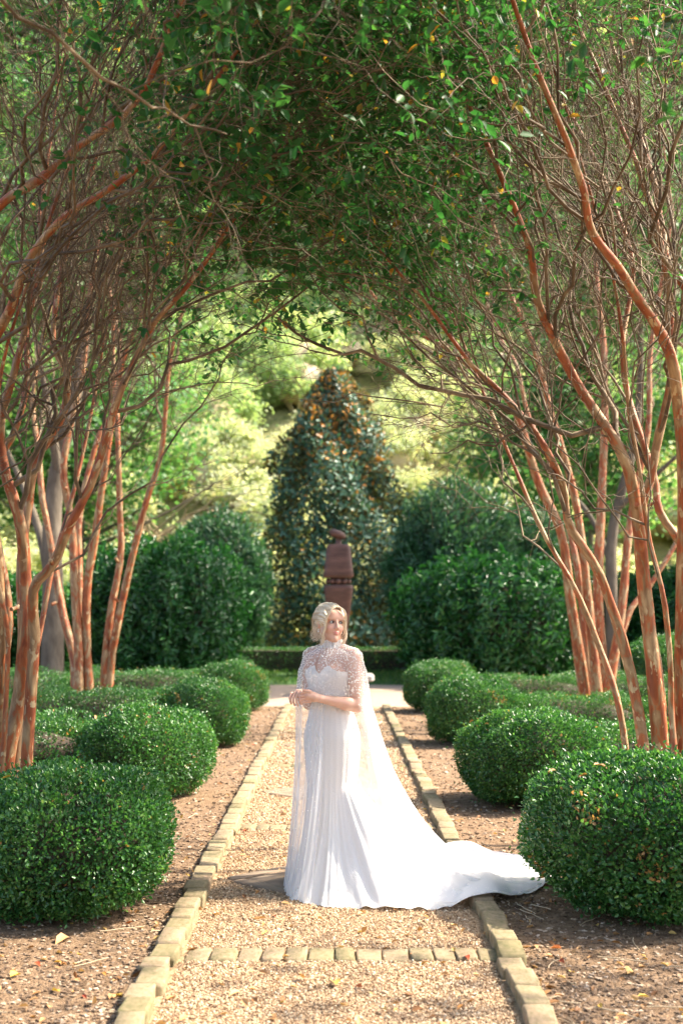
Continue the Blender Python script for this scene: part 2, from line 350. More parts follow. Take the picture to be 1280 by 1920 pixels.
v, f = chunk(n, np.stack([x, y, .004 + sz * .5 + rng.uniform(0, .004, n)], -1), sz, .75, 5)
tag(link('loose_gravel', mesh('loose_gravel', v, f, M['pebble'], False, {'rnd': np.repeat(np.clip(rng.normal(.5, .23, n), 0, 1), 6)})), 'tan and pink loose gravel covering the path', kind='stuff')
def bedx(n, y): return np.where(rng.random(n) < .5, -1, 1) * (PW + .0 + rng.random(n) ** 1.4 * np.clip(.3 * y + .2, 0, 4))
n = 26000
y = ypick(n, 4.8, 22.4, -1.1); x = bedx(n, y)
sz = rng.uniform(.004, .013, n) * (1 + np.clip((y - 8) / 12, 0, 1.2))
z = bed_z(x, y) + sz * .3
v, f = chunk(n, np.stack([x, y, z], -1), sz * 1.25, .45, 6)
tag(link('mulch_chips', mesh('mulch_chips', v, f, M['mulch'], False, {'rnd': np.repeat(rng.random(n), 6)})), 'crumbs of bark and stone scattered over the beds', kind='stuff')
def litter(n, pos, L, seed_shift=0.0):
    ax = rdir(n); ax[:, 2] *= .25; nr = np.tile([0, 0, 1.0], (n, 1)) + rng.normal(size=(n, 3)) * .35
    Ls = rng.uniform(.6, 1.1, n) * L
    v, q = leaves(pos, ax, nr, Ls, Ls * rng.uniform(.4, .6, n), .25, .2); return v, q, np.repeat(np.clip(rng.normal(.42, .26, n), 0, 1), 6)
n = 1500
y = ypick(n, 4.8, 22.4, -.6); x = bedx(n, y); onp = rng.random(n) < .22; x = np.where(onp, rng.uniform(-.75, .75, n), x)
v, q, r = litter(n, np.stack([x, y, np.where(np.abs(x) < .8, .018, bed_z(x, y) + .01)], -1), .05)
tag(link('leaf_litter', mesh('leaf_litter', v, q, M['leaflitter'], True, {'rnd': r})), 'small dry leaves strewn over beds and path', kind='stuff')
# twigs lying on the beds
m_ = 160
y = ypick(m_, 5, 14, -1.0); x = bedx(m_, y); c0 = np.stack([x, y, bed_z(x, y) + .012], -1); d0 = rdir(m_); d0[:, 2] = 0; d0 = unit(d0)
t = np.linspace(0, 1, 5)[None, :, None]; C_ = c0[:, None] + d0[:, None] * t * rng.uniform(.06, .26, (m_, 1, 1)) + rng.normal(size=(m_, 5, 3)) * .006 * np.array([1, 1, .3])
v, q = tubes(C_, np.full((m_, 5), .0028), 4)
tag(link('fallen_twigs', mesh('fallen_twigs', v, q, M['paletwig'])), 'thin dry twigs lying on the mulch', kind='stuff')
# larger fallen leaves that can be pointed to one by one
for px, py, col_, L, lab in [(20, 1826, .84, .065, 'yellow fallen leaf on the mulch at the bottom left corner'), (630, 1838, .80, .085, 'pale yellow fallen leaf on the gravel below the row of setts'),
                             (872, 1785, 1.0, .045, 'dark red fallen leaf on the gravel near the right edging'), (1176, 1822, .72, .085, 'orange fallen leaf on the mulch at the lower right'),
                             (450, 1850, .66, .05, 'small orange fallen leaf on the gravel near the left edging'), (1052, 1772, .97, .05, 'red fallen leaf on the mulch right of the setts'),
                             (893, 1700, .35, .08, 'brown fallen leaf on the gravel beside the train'), (130, 1747, .55, .10, 'curled orange leaf lying under the front left box')]:
    Yd = F * HC / (py - 1140); p = P(px, py, Yd); p[2] = .022 if abs(p[0]) < .8 else float(bed_z(p[0:1], p[1:2])[0]) + .012
    v, q = leaves(np.zeros((1, 3)), np.array([[math.cos(px), math.sin(px), .12]]), np.array([[.1, -.25, 1.]]), L * 1.15, L * .6, .3, .25)
    o = link('fallen_leaf', mesh('fallen_leaf', v, q, M['leaflitter'], True, {'rnd': np.full(6, col_)}), loc=p); tag(o, lab, 'leaf', 'bright leaves fallen on path and beds')

# ================================================================== CLIPPED BOX
def shell(n, ctr, rad, pw=2.6, zmin=.04, bump=.075, seed=1, thick=.07):
    """points and normals over a rounded clipped form standing on the ground"""
    d = rdir(int(n * 1.5)); d = d[d[:, 2] > -.85][:n]
    s = (np.abs(d / rad) ** pw).sum(1) ** (-1 / pw); p = d * s[:, None]
    g = unit(np.sign(p) * np.abs(p / rad) ** (pw - 1) / rad)
    p = p + g * (bump * vnoise(p, 1.4, seed) + .4 * bump * vnoise(p, 4, seed + 1) - thick * rng.random(len(p)) ** 1.6)[:, None]
    p = p + ctr; ok = p[:, 2] > zmin * (1 + .8 * rng.random(len(p))); return p[ok], g[ok]
def area_shell(n, ctr, rad, **k):
    """same, but with the density evened out by the local radius"""
    p, g = shell(int(n * 2.6), ctr, rad, **k); r2 = ((p - ctr) ** 2).sum(1) / np.maximum(.25, np.abs((unit(p - ctr) * g).sum(1)))
    ok = rng.random(len(p)) < r2 / np.percentile(r2, 88); return p[ok][:n], g[ok][:n]
def box_leaves(p, g, L):
    n = len(p); ax = unit(g * .75 + rdir(n) * .8 + np.array([0, 0, .35])); nr = unit(g + rdir(n) * .7)
    Ls = L * rng.uniform(.7, 1.25, n); v, q = leaves(p, ax, nr, Ls, Ls * .55, .18, .12)
    deep = np.clip(rng.beta(1.6, 2.4, n) + .16 * vnoise(p, 1.6, 91) + .10 * vnoise(p, 5, 92), 0, .96); deep[rng.random(n) < .006 + .22 * (vnoise(p, 2.2, 55) > .72)] = 1; return v, q, np.repeat(deep, 6)
def ball_foliage(name, n, rad, L, seed, pw=2.6):
    ctr = np.array([0, 0, rad[2] * .98]); rad = np.array(rad)
    p, g = area_shell(n, ctr, rad, seed=seed, thick=.13, pw=pw); j = rng.random(len(p)) < .06; p[j] += g[j] * rng.uniform(.01, .065, (j.sum(), 1)); v, q, r = box_leaves(p, g, L)
    # sprigs that stick out of the clipped face
    return mesh(name, v, q, M['box'], True, {'rnd': r})
def core_mesh(rad):
    rad = np.array(rad) * .80; u = np.linspace(-.95, 1, 9) * math.pi / 2; pr = np.stack([np.cos(u), np.sin(u)], -1)
    v, q = revolve(pr, 16); v = v * rad + np.array([0, 0, rad[2] / .80 * .98]); v += .04 * vnoise(v, 3, 2)[:, None] * unit(v)
    bag = Bag(); bag.add(v, q)
    m = 26; an = rng.uniform(0, 6.28, m); b0 = np.stack([.25 * rad[0] * np.cos(an), .25 * rad[1] * np.sin(an), -.02 + 0 * an], -1); b1 = np.stack([.8 * rad[0] * np.cos(an), .8 * rad[1] * np.sin(an), .33 + 0 * an], -1)
    C_ = b0[:, None] + (b1 - b0)[:, None] * np.linspace(0, 1, 4)[None, :, None] + rng.normal(size=(m, 4, 3)) * .015
    v, q = tubes(C_, np.full((m, 4), .009), 5); bag.add(v, q)
    return bag.mesh('stems', M['boxstem'])
BALLS = [ball_foliage('foliage', 40000, (.60, .60, .41), .0255, 11), ball_foliage('foliage', 40000, (.60, .60, .41), .0255, 23)]
CORE = core_mesh((.60, .60, .41))
HR = (1.6, .40, .34)
HEDGE = ball_foliage('foliage', 38000, HR, .026, 31, 4.5); HCORE = core_mesh(HR)
HLEN = HR[0]
def litter_on(parent, pts, L=.055):
    pts = np.asarray(pts, float); n = len(pts); v, q, r = litter(n, pts, L); o = link('caught_leaves', mesh('caught_leaves', v, q, M['leaflitter'], True, {'rnd': r}), parent); o['kind'] = 'stuff'
def box_thing(label, balls, runs, nl=8):
    """balls: (x, y, rx, ry, height, variant, turn); runs: (x0, x1, y, half depth, height)"""
    bx = balls[0]; t = empty('box_hedge', (bx[0], bx[1], 0)); tag(t, label, 'hedge', 'clipped box hedges beside the path')
    for (x, y, rx, ry, h, vr, tz) in balls:
        sc = (rx / .60, ry / .60, h / .815)
        link('foliage', BALLS[vr], t, (x - bx[0], y - bx[1], 0), (0, 0, tz), sc); link('stems', CORE, t, (x - bx[0], y - bx[1], 0), (0, 0, tz), sc)
        pts = []
        for _ in range(nl):
            an = random.uniform(0, 6.28); rr = math.sqrt(random.random()) * .75; pts.append((x - bx[0] + rx * rr * math.cos(an), y - bx[1] + ry * rr * math.sin(an), h * (.985 - .22 * rr ** 3) + .02))
        litter_on(t, pts)
    for i, (x0, x1, y, hd, h) in enumerate(runs):
        L = x1 - x0; nseg = max(1, round(abs(L) / 2.4)); s = L / nseg
        for k in range(nseg):
            cx = x0 + (k + .5) * s; sc = (abs(s) / 2 / HLEN * 1.12, hd / HR[1], h / (HR[2] * 1.98))
            link('foliage', HEDGE, t, (cx - bx[0], y - bx[1], 0), (0, 0, math.pi * ((i + k) % 2)), sc); link('stems', HCORE, t, (cx - bx[0], y - bx[1], 0), (0, 0, math.pi * ((i + k) % 2)), sc)
            litter_on(t, [(cx - bx[0] + random.uniform(-.8, .8), y - bx[1] + random.uniform(-.6, .6) * hd, h * .99 + .015) for _ in range(7)])
    return t
box_thing('rounded clipped box at the front left corner, nearest on its side', [(-1.50, 7.45, .575, .56, .775, 0, .3)], [(-4.6, -1.9, 7.6, .46, .66)], 12)
box_thing('rounded clipped box second from the front on the left side', [(-1.70, 11.85, .60, .56, .79, 1, 1.3)], [(-4.9, -2.0, 12.2, .38, .68)], 10)
box_thing('rounded clipped box third from the front on the left side', [(-1.62, 16.2, .56, .52, .79, 0, 2.3)], [(-6.2, -1.8, 16.3, .42, .69)], 8)
box_thing('rounded clipped box at the far end of the left side', [(-1.68, 21.8, .55, .52, .79, 1, 4.0)], [(-7.2, -1.9, 21.9, .42, .66)], 8)
box_thing('big rounded clipped box at the front right corner hiding the end of the train', [(1.76, 7.5, .80, .62, .83, 1, 2.0)], [(2.0, 5.0, 7.7, .50, .80)], 12)
box_thing('bright rounded clipped box second from the front on the right side', [(1.68, 11.5, .68, .60, .77, 0, 5.1)], [(2.0, 5.4, 11.9, .40, .66)], 10)
box_thing('rounded clipped box third from the front on the right side', [(1.70, 16.5, .60, .56, .81, 1, 3.3)], [(2.0, 5.6, 16.6, .42, .60)], 8)
box_thing('rounded clipped box at the far end of the right side', [(1.70, 21.5, .60, .56, .80, 0, .9)], [(2.0, 6.4, 21.7, .42, .58)], 8)
t = box_thing('taller square clipped hedge behind the right hand trees', [(6.2, 24.2, .9, .7, 1.15, 0, 0)], [(5.6, 9.8, 24.4, .6, 1.1)], 2)
lh = empty('low_hedge', (0, 35, 0)); tag(lh, 'low straight clipped hedge across the far end before the magnolia', 'hedge')
LOW = (5.2, .42, .335); n_ = 16000; px_ = rng.uniform(-5.2, 5.2, n_); fa_ = rng.random(n_)
tp_ = fa_ < .5; py_ = np.where(tp_, rng.uniform(-.42, .42, n_), np.where(fa_ < .82, -.42, .42)); pz_ = np.where(tp_, .64, rng.uniform(.03, .64, n_))
p = np.stack([px_, py_, pz_], -1); g = np.stack([0 * px_, np.where(tp_, 0, np.sign(py_)), np.where(tp_, 1., 0)], -1); p = p + g * (.035 * vnoise(p, 1.2, 7) - .06 * rng.random(n_))[:, None]
v, q, r = box_leaves(p, g, .034); link('foliage', mesh('foliage', v, q, M['box'], True, {'rnd': r}), lh)
v, q = box(10.2, .66, .54, (0, 0, .29)); link('stems', mesh('stems', v, q, M['boxstem'], False), lh)

# ================================================================== SHRUBS, MAGNOLIA
def shrub_mesh(name, n, rad, L, W, mat, seed, pw=2.4, droop=.1, up=.5, thick=.5, bump=.25, fold=.2, quad=False, shift=0.0):
    rad = np.array(rad, float); ctr = np.array([0, 0, rad[2] * .96])
    p, g = shell(n, ctr, rad, pw=pw, zmin=.08, bump=bump, seed=seed, thick=thick)
    n = len(p); ax = unit(g * .6 + rdir(n) * .75 + np.array([0, 0, up])); nr = unit(g + rdir(n) * .6)
    Ls = L * rng.uniform(.65, 1.25, n)
    v, q = (quads(p, ax, nr, Ls, Ls * W) if quad else leaves(p, ax, nr, Ls, Ls * W, fold, droop))
    r = np.clip(rng.beta(2, 2.5, n) + shift + .12 * vnoise(p, .5, seed + 3), 0, 1)
    return mesh(name, v, q, mat, True, {'rnd': np.repeat(r, 4 if quad else 6)})
def shrub_stems(rad, m=14, r0=.035, mat='boxstem'):
    an = rng.uniform(0, 6.28, m); e = np.stack([rad[0] * .75 * np.cos(an), rad[1] * .75 * np.sin(an), rad[2] * rng.uniform(.9, 1.7, m)], -1)
    b = np.stack([rad[0] * .15 * np.cos(an), rad[1] * .15 * np.sin(an), 0 * an], -1); t = np.linspace(0, 1, 7)[None, :, None]
    C_ = b[:, None] * (1 - t) + e[:, None] * t + rng.normal(size=(m, 7, 3)) * .05 * t; C_[:, 0, 2] = -.05
    v, q = tubes(C_, np.linspace(r0, r0 * .3, 7)[None].repeat(m, 0), 5); bag = Bag(); bag.add(v, q)
    core = core_ell(np.array(rad) * .72, rad[2] * .96); bag.add(*core)
    return bag.mesh('stems', M[mat])
def core_ell(rad, zc):
    u = np.linspace(-.95, 1, 9) * math.pi / 2; v, q = revolve(np.stack([np.cos(u), np.sin(u)], -1), 14); v = v * rad; v *= (1 + .12 * vnoise(v / rad, .8, 5))[:, None]; return v + np.array([0, 0, zc]), q
LR = (2.2, 1.8, 1.62)
LAUR = shrub_mesh('foliage', 21000, LR, .18, .32, M['laurel'], 41, 2.7, .3, .15, .6, .42); LSTEM = shrub_stems(LR)
LAUR2 = shrub_mesh('foliage', 20000, (1.5, 1.5, 2.5), .19, .26, M['tall_laurel'], 43, 2.2, .25, .5, .6, .3); LSTEM2 = shrub_stems((1.5, 1.5, 2.5))
def shrub(name, label, cat, mf, ms, loc, sc=(1, 1, 1), rz=0.0, group=None):
    t = empty(name, loc, rz); t.scale = sc; tag(t, label, cat, group); link('foliage', mf, t)
    if ms: link('stems', ms, t)
    return t
lau = 'laurels before the magnolia'
shrub('laurel_shrub', 'broad dark glossy laurel left of the bride behind the left hedges', 'shrub', LAUR, LSTEM, (-4.0, 30.0, 0), (.88, .9, .97), .2, lau)
shrub('laurel_shrub', 'broad dark glossy laurel on the right between the hedge ball and tree', 'shrub', LAUR, LSTEM, (3.42, 29.5, 0), (.93, .9, .85), 2.4, lau)
shrub('tall_shrub', 'tall pointed dark shrub rising behind the right laurel', 'shrub', LAUR2, LSTEM2, (3.0, 33.2, 0), (1.02, 1, .99), .8, lau)
shrub('tall_shrub', 'grey green tall shrub behind the left laurel near the magnolia', 'shrub', LAUR2, LSTEM2, (-3.25, 36.5, 0), (.9, .9, .88), 3.0, lau)
shrub('tall_shrub', 'feathery blue green shrub right of the tall pointed shrub', 'shrub', LAUR2, LSTEM2, (5.6, 37.5, 0), (1.25, 1.1, .92), 4.4, lau)
shrub('laurel_shrub', 'dark laurel at the left margin behind the trunks', 'shrub', LAUR, LSTEM, (-8.2, 31, 0), (1.1, 1, .75), 1.2, lau)
shrub('laurel_shrub', 'dark laurel at the right margin behind the trunks', 'shrub', LAUR, LSTEM, (8.6, 32, 0), (1.2, 1, .8), 5.2, lau)
# magnolia: a narrow cone of stiff leaves, orange at the tips and brown beneath
mg = empty('magnolia_tree', (-.05, 40, 0)); tag(mg, 'cone shaped magnolia with dark glossy leaves and orange tips behind the sculpture', 'tree')
n = 24000
h = rng.random(n) ** .8; zz = .15 + 8.75 * h
prof = np.interp(h, [0, .08, .3, .5, .66, .8, .92, 1], [1.9, 2.1, 2.1, 2.0, 1.75, 1.3, .78, .22])
an = rng.uniform(0, 2 * math.pi, n); lob = 1 + .16 * np.sin(an * 5 + zz * 1.7) + .12 * np.sin(an * 3 - zz * 2.3)
rr = prof * lob * (1 - .38 * rng.random(n) ** 1.4)
p = np.stack([rr * np.cos(an), rr * np.sin(an), zz], -1); keep = vnoise(p, .45, 77) > -.62; p, an, h = p[keep], an[keep], h[keep]; n = len(p)
out = np.stack([np.cos(an), np.sin(an), np.full(n, .3)], -1); ax = unit(out * .35 + np.array([0, 0, .35]) + rdir(n) * .9); nr = unit(np.array([0, 0, .55]) + out * 1.0 + rdir(n) * .55); Ls = rng.uniform(.12, .22, n)
v, q = leaves(p, ax, nr, Ls, Ls * .46, .18, .1)
tone = np.clip(rng.beta(2, 2.4, n) * .88, 0, .86); orange = rng.random(n) < np.clip((h - .55) * .95 + .25 * vnoise(p, .6, 5) * (h > .5), 0.02, .7); tone[orange] = rng.uniform(.92, 1, orange.sum())
link('crown', mesh('crown', v, q, M['magnolia'], True, {'rnd': np.repeat(tone, 6)}), mg)
tr = catmull([(0, 0, -.1), (.05, 0, 2), (-.05, .05, 5), (0, 0, 8.6)], 14); v, q = tubes(tr[None], np.linspace(.13, .02, 14)[None], 10); bag = Bag(); bag.add(v, q); link('trunk', bag.mesh('trunk', M['greybark']), mg)
m_ = 90; zb = rng.uniform(.6, 7.6, m_); ab = rng.uniform(0, 6.28, m_); ln = np.interp(zb, [0, 4, 9], [1.6, 1.4, .3]); t = np.linspace(0, 1, 5)[None, :, None]
e = np.stack([np.cos(ab) * ln, np.sin(ab) * ln, ln * .55], -1); C_ = np.stack([0 * zb, 0 * zb, zb], -1)[:, None] + e[:, None] * t
v, q = tubes(C_, np.linspace(.03, .008, 5)[None].repeat(m_, 0), 5); bag = Bag(); bag.add(v, q); o = link('branches', bag.mesh('branches', M['boxstem']), mg); o['kind'] = 'stuff'

# ================================================================== SCULPTURE ON A STONE SLAB
SY = 25.6
pl = empty('stone_plinth', (.03, SY, 0)); tag(pl, 'low grey stone slab on a narrower base behind the bride', 'plinth')
v, q = revolve([(0, .29), (.66, .29), (.69, .31), (.69, .385), (.665, .41), (0, .41)], 32, .75, 1, .75); link('slab', mesh('slab', v, q, M['greystone'], False), pl)
v, q = revolve([(.60, -.05), (.60, .0), (.575, .06), (.575, .288), (0, .288)], 32, .75, 1, .72); link('base', mesh('base', v, q, M['greystone'], False), pl)
sc = empty('sculpture', (.035, SY, .41)); tag(sc, 'rust brown abstract standing figure with disc head on a tapering body', 'sculpture')
kS = F / SY; zf = lambda py: HC - (py - 1140) / kS - .41
def block(name, prof, sx, sy, sq, par, loc=(0, 0, 0), rot=(0, 0, 0), k=36):
    v, q = revolve(prof, k, sq, sx, sy); return link(name, mesh(name, v, q, M['rust']), par, loc, rot)
hw = lambda px: px / kS
block('lower_body', [(0, 0), (.12, 0), (.135, .02), (hw(13), zf(1220)), (hw(19), zf(1165)), (hw(24.5), zf(1125)), (hw(27.5), zf(1104)), (hw(27), zf(1098.5)), (hw(25), zf(1097)), (0, zf(1097))], 1.0, .62, .85, sc)
block('core', [(hw(14), zf(1098)), (hw(14), zf(1080))], 1, .6, .3, sc)
block('torso', [(0, zf(1084)), (hw(25), zf(1084)), (hw(28), zf(1082)), (hw(28.5), zf(1078)), (hw(26), zf(1062)), (hw(22.5), zf(1028)), (hw(21), zf(1023)), (hw(18), zf(1021)), (0, zf(1020.5))], 1.0, .62, .85, sc)
block('neck', [(hw(8.5), zf(1022)), (hw(6), zf(1019)), (hw(5.5), zf(1011)), (hw(7), zf(1005))], 1, .8, .2, sc)
v, q = revolve(np.stack([np.cos(np.linspace(-1, 1, 12) * math.pi / 2), np.sin(np.linspace(-1, 1, 12) * math.pi / 2)], -1), 28)
v = np.sign(v) * np.abs(v) ** .8 * np.array([hw(16), hw(11), hw(8.2)]); v[:, 2] += np.where(v[:, 0] < 0, .03, -.03) * np.abs(v[:, 0]) / hw(15)
link('head', mesh('head', v, q, M['rust']), sc, (-hw(2), 0, zf(1002)), (0, R_(6), 0))
for k in range(10):
    an = k * 2 * math.pi / 10 + .3; v2, q2 = revolve(np.stack([np.cos(np.linspace(-1, 1, 7) * math.pi / 2), np.sin(np.linspace(-1, 1, 7) * math.pi / 2)], -1) * hw(5.6), 12)
    link('bead', mesh('bead', v2, q2, M['rust']), sc, (hw(19.5) * math.cos(an), hw(12) * math.sin(an), zf(1090.5)))

# ================================================================== HILLSIDE, WOOD
# grass tufts on the lawn strip
n = 9000; x = rng.uniform(-6, 6, n); y = rng.uniform(28.6, 35, n); ok = (x / 4.6) ** 2 + ((y - 25.8) / 3.3) ** 2 > 1.02; x, y = x[ok], y[ok]; n = len(x)
ax = rdir(n) * .5 + np.array([0, 0, .8]); v, q = quads(np.stack([x, y, 0 * x], -1), ax, rdir(n), rng.uniform(.06, .16, n), .02)
tag(link('grass', mesh('grass', v, q, M['grass'], True, {'rnd': np.repeat(rng.random(n), 4)})), 'uneven grass of the far lawn strip', kind='stuff')
def clump_crown(name, n, rad, zc, L, mat, seed, nclump=60, W=.7, spread=.33, holes=True):
    """leaf clumps gathered in lobes through an uneven crown"""
    r = np.random.default_rng(seed); rad = np.array(rad)
    c = unit(r.normal(size=(nclump, 3))) * (r.random((nclump, 1)) ** .45) * rad * .85
    i = r.integers(0, nclump, n); sp = spread * rad.mean() * r.uniform(.55, 1.2, nclump)
    p = c[i] + r.normal(size=(n, 3)) * sp[i][:, None] * np.array([.6, .6, .42]); p[:, 2] += zc
    nr = unit(unit(p - np.array([0, 0, zc])) + np.array([0, 0, .6]) + r.normal(size=(n, 3)) * .55); ax = unit(r.normal(size=(n, 3)) * np.array([1, 1, .55]))
    Ls = L * r.uniform(.6, 1.3, n); v, q = quads(p, ax, nr, Ls, Ls * W)
    tone = np.clip(.5 + .22 * r.normal(size=n) + (r.random(nclump)[i] - .5) * .45, 0, 1)
    return mesh(name, v, q, mat, True, {'rnd': np.repeat(tone, 4)})
def tree_wood(name, h, r0, zc, rad, mat, seed, nb=26):
    r = np.random.default_rng(seed); bag = Bag()
    c = catmull([(0, 0, -.3), (r.normal() * .2, r.normal() * .2, h * .3), (r.normal() * .5, r.normal() * .4, h * .6), (r.normal() * .4, 0, h)], 16)
    v, q = tubes(c[None], (r0 * np.concatenate([[1.35, 1.1], np.linspace(1, .15, 14)]))[None], 10); bag.add(v, q)
    zb = r.uniform(h * .3, h * .92, nb); an = r.uniform(0, 6.28, nb); s0 = np.stack([np.interp(zb, c[:, 2], c[:, k]) for k in range(2)] + [zb], -1)
    ln = rad[0] * r.uniform(.6, 1.0, nb); d = np.stack([np.cos(an), np.sin(an), r.uniform(.15, .8, nb)], -1); t = np.linspace(0, 1, 7)[None, :, None]
    C_ = s0[:, None] + d[:, None] * ln[:, None, None] * t + r.normal(size=(nb, 7, 3)) * .12 * t; C_[:, :, 2] += (t[..., 0] ** 2) * .12 * ln[:, None]
    v, q = tubes(C_, (r0 * .33 * np.linspace(1, .2, 7))[None].repeat(nb, 0), 5); bag.add(v, q)
    return bag.mesh(name, mat)
HS = [clump_crown('foliage', 7500, (2.3, 2.1, 1.6), 1.7, .17, M['hill'], 60 + k, 30, .6, .26) for k in range(3)]
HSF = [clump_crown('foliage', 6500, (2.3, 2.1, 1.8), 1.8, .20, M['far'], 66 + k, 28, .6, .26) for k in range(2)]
HST = shrub_stems((2.0, 1.8, 1.2), 16, .05, 'paletwig')
HST2 = None
k = 0
for yr in np.arange(45.5, 104, 3.7):
    for xx in np.arange(-4.2, 4.21, .8):
        x = xx * (2.5 + yr * .042) + random.uniform(-1.2, 1.2); y = yr + random.uniform(-1.6, 1.6)
        if abs(x) > y * .30 + 1: continue
        s = random.uniform(.9, 1.3) * (1 + max(0, yr - 60) * .012)
        hi = yr > 64 + 5 * math.sin(xx * 2.2)
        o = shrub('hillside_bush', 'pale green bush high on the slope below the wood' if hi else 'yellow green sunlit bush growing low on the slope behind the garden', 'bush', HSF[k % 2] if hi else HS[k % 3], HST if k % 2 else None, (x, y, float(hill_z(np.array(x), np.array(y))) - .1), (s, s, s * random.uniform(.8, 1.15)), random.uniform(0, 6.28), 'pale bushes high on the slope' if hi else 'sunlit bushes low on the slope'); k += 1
WOODT = []
for s_, (mt, L) in enumerate([('wood', .55), ('far', .6), ('wood', .55)]):
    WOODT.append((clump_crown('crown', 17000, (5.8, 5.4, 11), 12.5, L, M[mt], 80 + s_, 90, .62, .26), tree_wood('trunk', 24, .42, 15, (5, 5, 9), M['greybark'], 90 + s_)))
def wtree(name, label, k, loc, sc, rz, group):
    t = empty(name, loc, rz); t.scale = sc; tag(t, label, 'tree', group); link('crown', WOODT[k][0], t); link('trunk', WOODT[k][1], t); return t
k = 0
for (x, y, s) in [(-22, 66, 1.1), (-17, 80, 1.2), (-8, 94, 1.25), (5, 92, 1.3), (15, 88, 1.2), (24, 84, 1.2), (-14, 102, 1.4), (10, 104, 1.5), (-2, 108, 1.5), (20, 100, 1.4), (-28, 80, 1.5), (28, 82, 1.5), (-10, 104, 1.7), (12, 112, 1.8), (-24, 104, 1.7), (25, 106, 1.7)]:
    far_ = y > 85
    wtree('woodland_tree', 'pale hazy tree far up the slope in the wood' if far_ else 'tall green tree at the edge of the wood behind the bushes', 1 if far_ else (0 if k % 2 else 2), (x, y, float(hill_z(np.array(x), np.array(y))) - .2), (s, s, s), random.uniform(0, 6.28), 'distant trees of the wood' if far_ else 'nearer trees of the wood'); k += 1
# green maples leaning in from both sides behind the crape myrtles
MAP = [clump_crown('crown', 21000, (5.2, 4.4, 5.0), 8.0, .20, M['maple'], 120 + k, 90, .75, .24) for k in range(2)]
MAPT = [tree_wood('trunk', 11, .24, 8, (4.5, 4, 4), M['greybark'], 130 + k, 34) for k in range(2)]
for (x, y, s, k, lab) in [(-8.0, 40, 1.0, 0, 'green maple with layered leaves behind the left crape myrtles'), (7.8, 42, 1.0, 1, 'green maple with layered leaves behind the right crape myrtles'),
                          (-12.5, 34, 1.15, 1, 'green maple at the far left edge behind the trunks'), (13.6, 33, 1.0, 0, 'green maple at the far right edge behind the trunks')]:
    t = empty('maple_tree', (x, y, 0), k * 2.1 + x); t.scale = (s, s, s); tag(t, lab, 'tree', 'maples behind the crape myrtles'); link('crown', MAP[k], t); link('trunk', MAPT[k], t)
# grey trunked tree behind the left myrtle, another behind the right one
for (Yd, stems, lab, r0) in [(27.0, [[(98, 1262), (100, 1120), (98, 980), (112, 860), (150, 700), (168, 540), (175, 330)], [(98, 1120), (75, 1000), (30, 880), (-30, 760)], [(112, 900), (90, 760), (60, 600)]], 'thick grey trunked tree behind the left crape myrtle', .23),
                             (28.0, [[(1150, 1270), (1145, 1100), (1150, 980), (1190, 820), (1200, 640), (1190, 400)], [(1146, 1060), (1100, 960), (1010, 860), (960, 740)], [(1150, 960), (1240, 880), (1330, 800)]], 'grey trunked tree behind the right crape myrtle', .14)]:
    b0 = P(*stems[0][0], Yd); t = empty('grey_tree', (b0[0], b0[1], 0)); tag(t, lab, 'tree')
    bag = Bag()
    for si, st in enumerate(stems):
        pts = np.array([P(px, py, Yd + (0 if si == 0 else .5 * i * (1 if si == 1 else -1))) for i, (px, py) in enumerate(st)]) - np.array([b0[0], b0[1], 0])
        if si == 0: pts[0, 2] = -.2
        c = catmull(pts, 20); rr = r0 * (np.linspace(1.08, .35, 20) if si == 0 else np.linspace(.5, .15, 20)); v, q = tubes(c[None], rr[None], 12); bag.add(v, q)
    link('trunk', bag.mesh('trunk', M['greybark']), t)
    link('crown', MAP[0], t, (0, 1, 4.5), (0, 0, 1.7), (.75, .75, .75))
# pale bare shrub branches left of the magnolia
pass
# light crowned tree added out of view on the right to dapple the walk
SHC = clump_crown('crown', 3900, (5.2, 5.0, 2.6), 8.2, .17, M['maple'], 201, 46, .7, .30)
for (x, y, rz_) in ((9.6, 4.2, .4),):
    t = empty('added_shade_tree', (x, y, 0), rz_); tag(t, 'unseen light crowned tree added beyond the right edge to dapple the nearer walk' if y < 8 else 'unseen light crowned tree added beyond the right edge to dapple the farther walk', 'tree'); link('crown', SHC, t); link('trunk', MAPT[0], t)
t = empty('bare_shrub', (-5.6, 40.5, 0)); tag(t, 'pale bare arching branches above the left laurel', 'shrub')
m_ = 44; an = rng.normal(0, .45, m_); ln = rng.uniform(2.0, 4.6, m_); tt = np.linspace(0, 1, 9)[None, :, None]
e = np.stack([np.cos(an) * ln, np.sin(an) * ln * .6, rng.uniform(.0, .5, m_) * ln], -1); e[m_ // 2:, 0] *= -.7
C_ = np.stack([rng.normal(0, .3, m_), rng.normal(0, .3, m_), rng.uniform(2.4, 3.9, m_)], -1)[:, None] + e[:, None] * tt + rng.normal(size=(m_, 9, 3)) * .07
C_[:, :, 2] += .7 * np.sin(tt[..., 0] * 2.2)
v, q = tubes(C_, np.linspace(.035, .008, 9)[None].repeat(m_, 0), 5); bag = Bag(); bag.add(v, q)
s0 = catmull([(0, 0, -.1), (.1, 0, 1.5), (0, 0, 3.4)], 8)[None]; v, q = tubes(s0, np.linspace(.13, .07, 8)[None], 8); bag.add(v, q); link('branches', bag.mesh('branches', M['paletwig']), t)

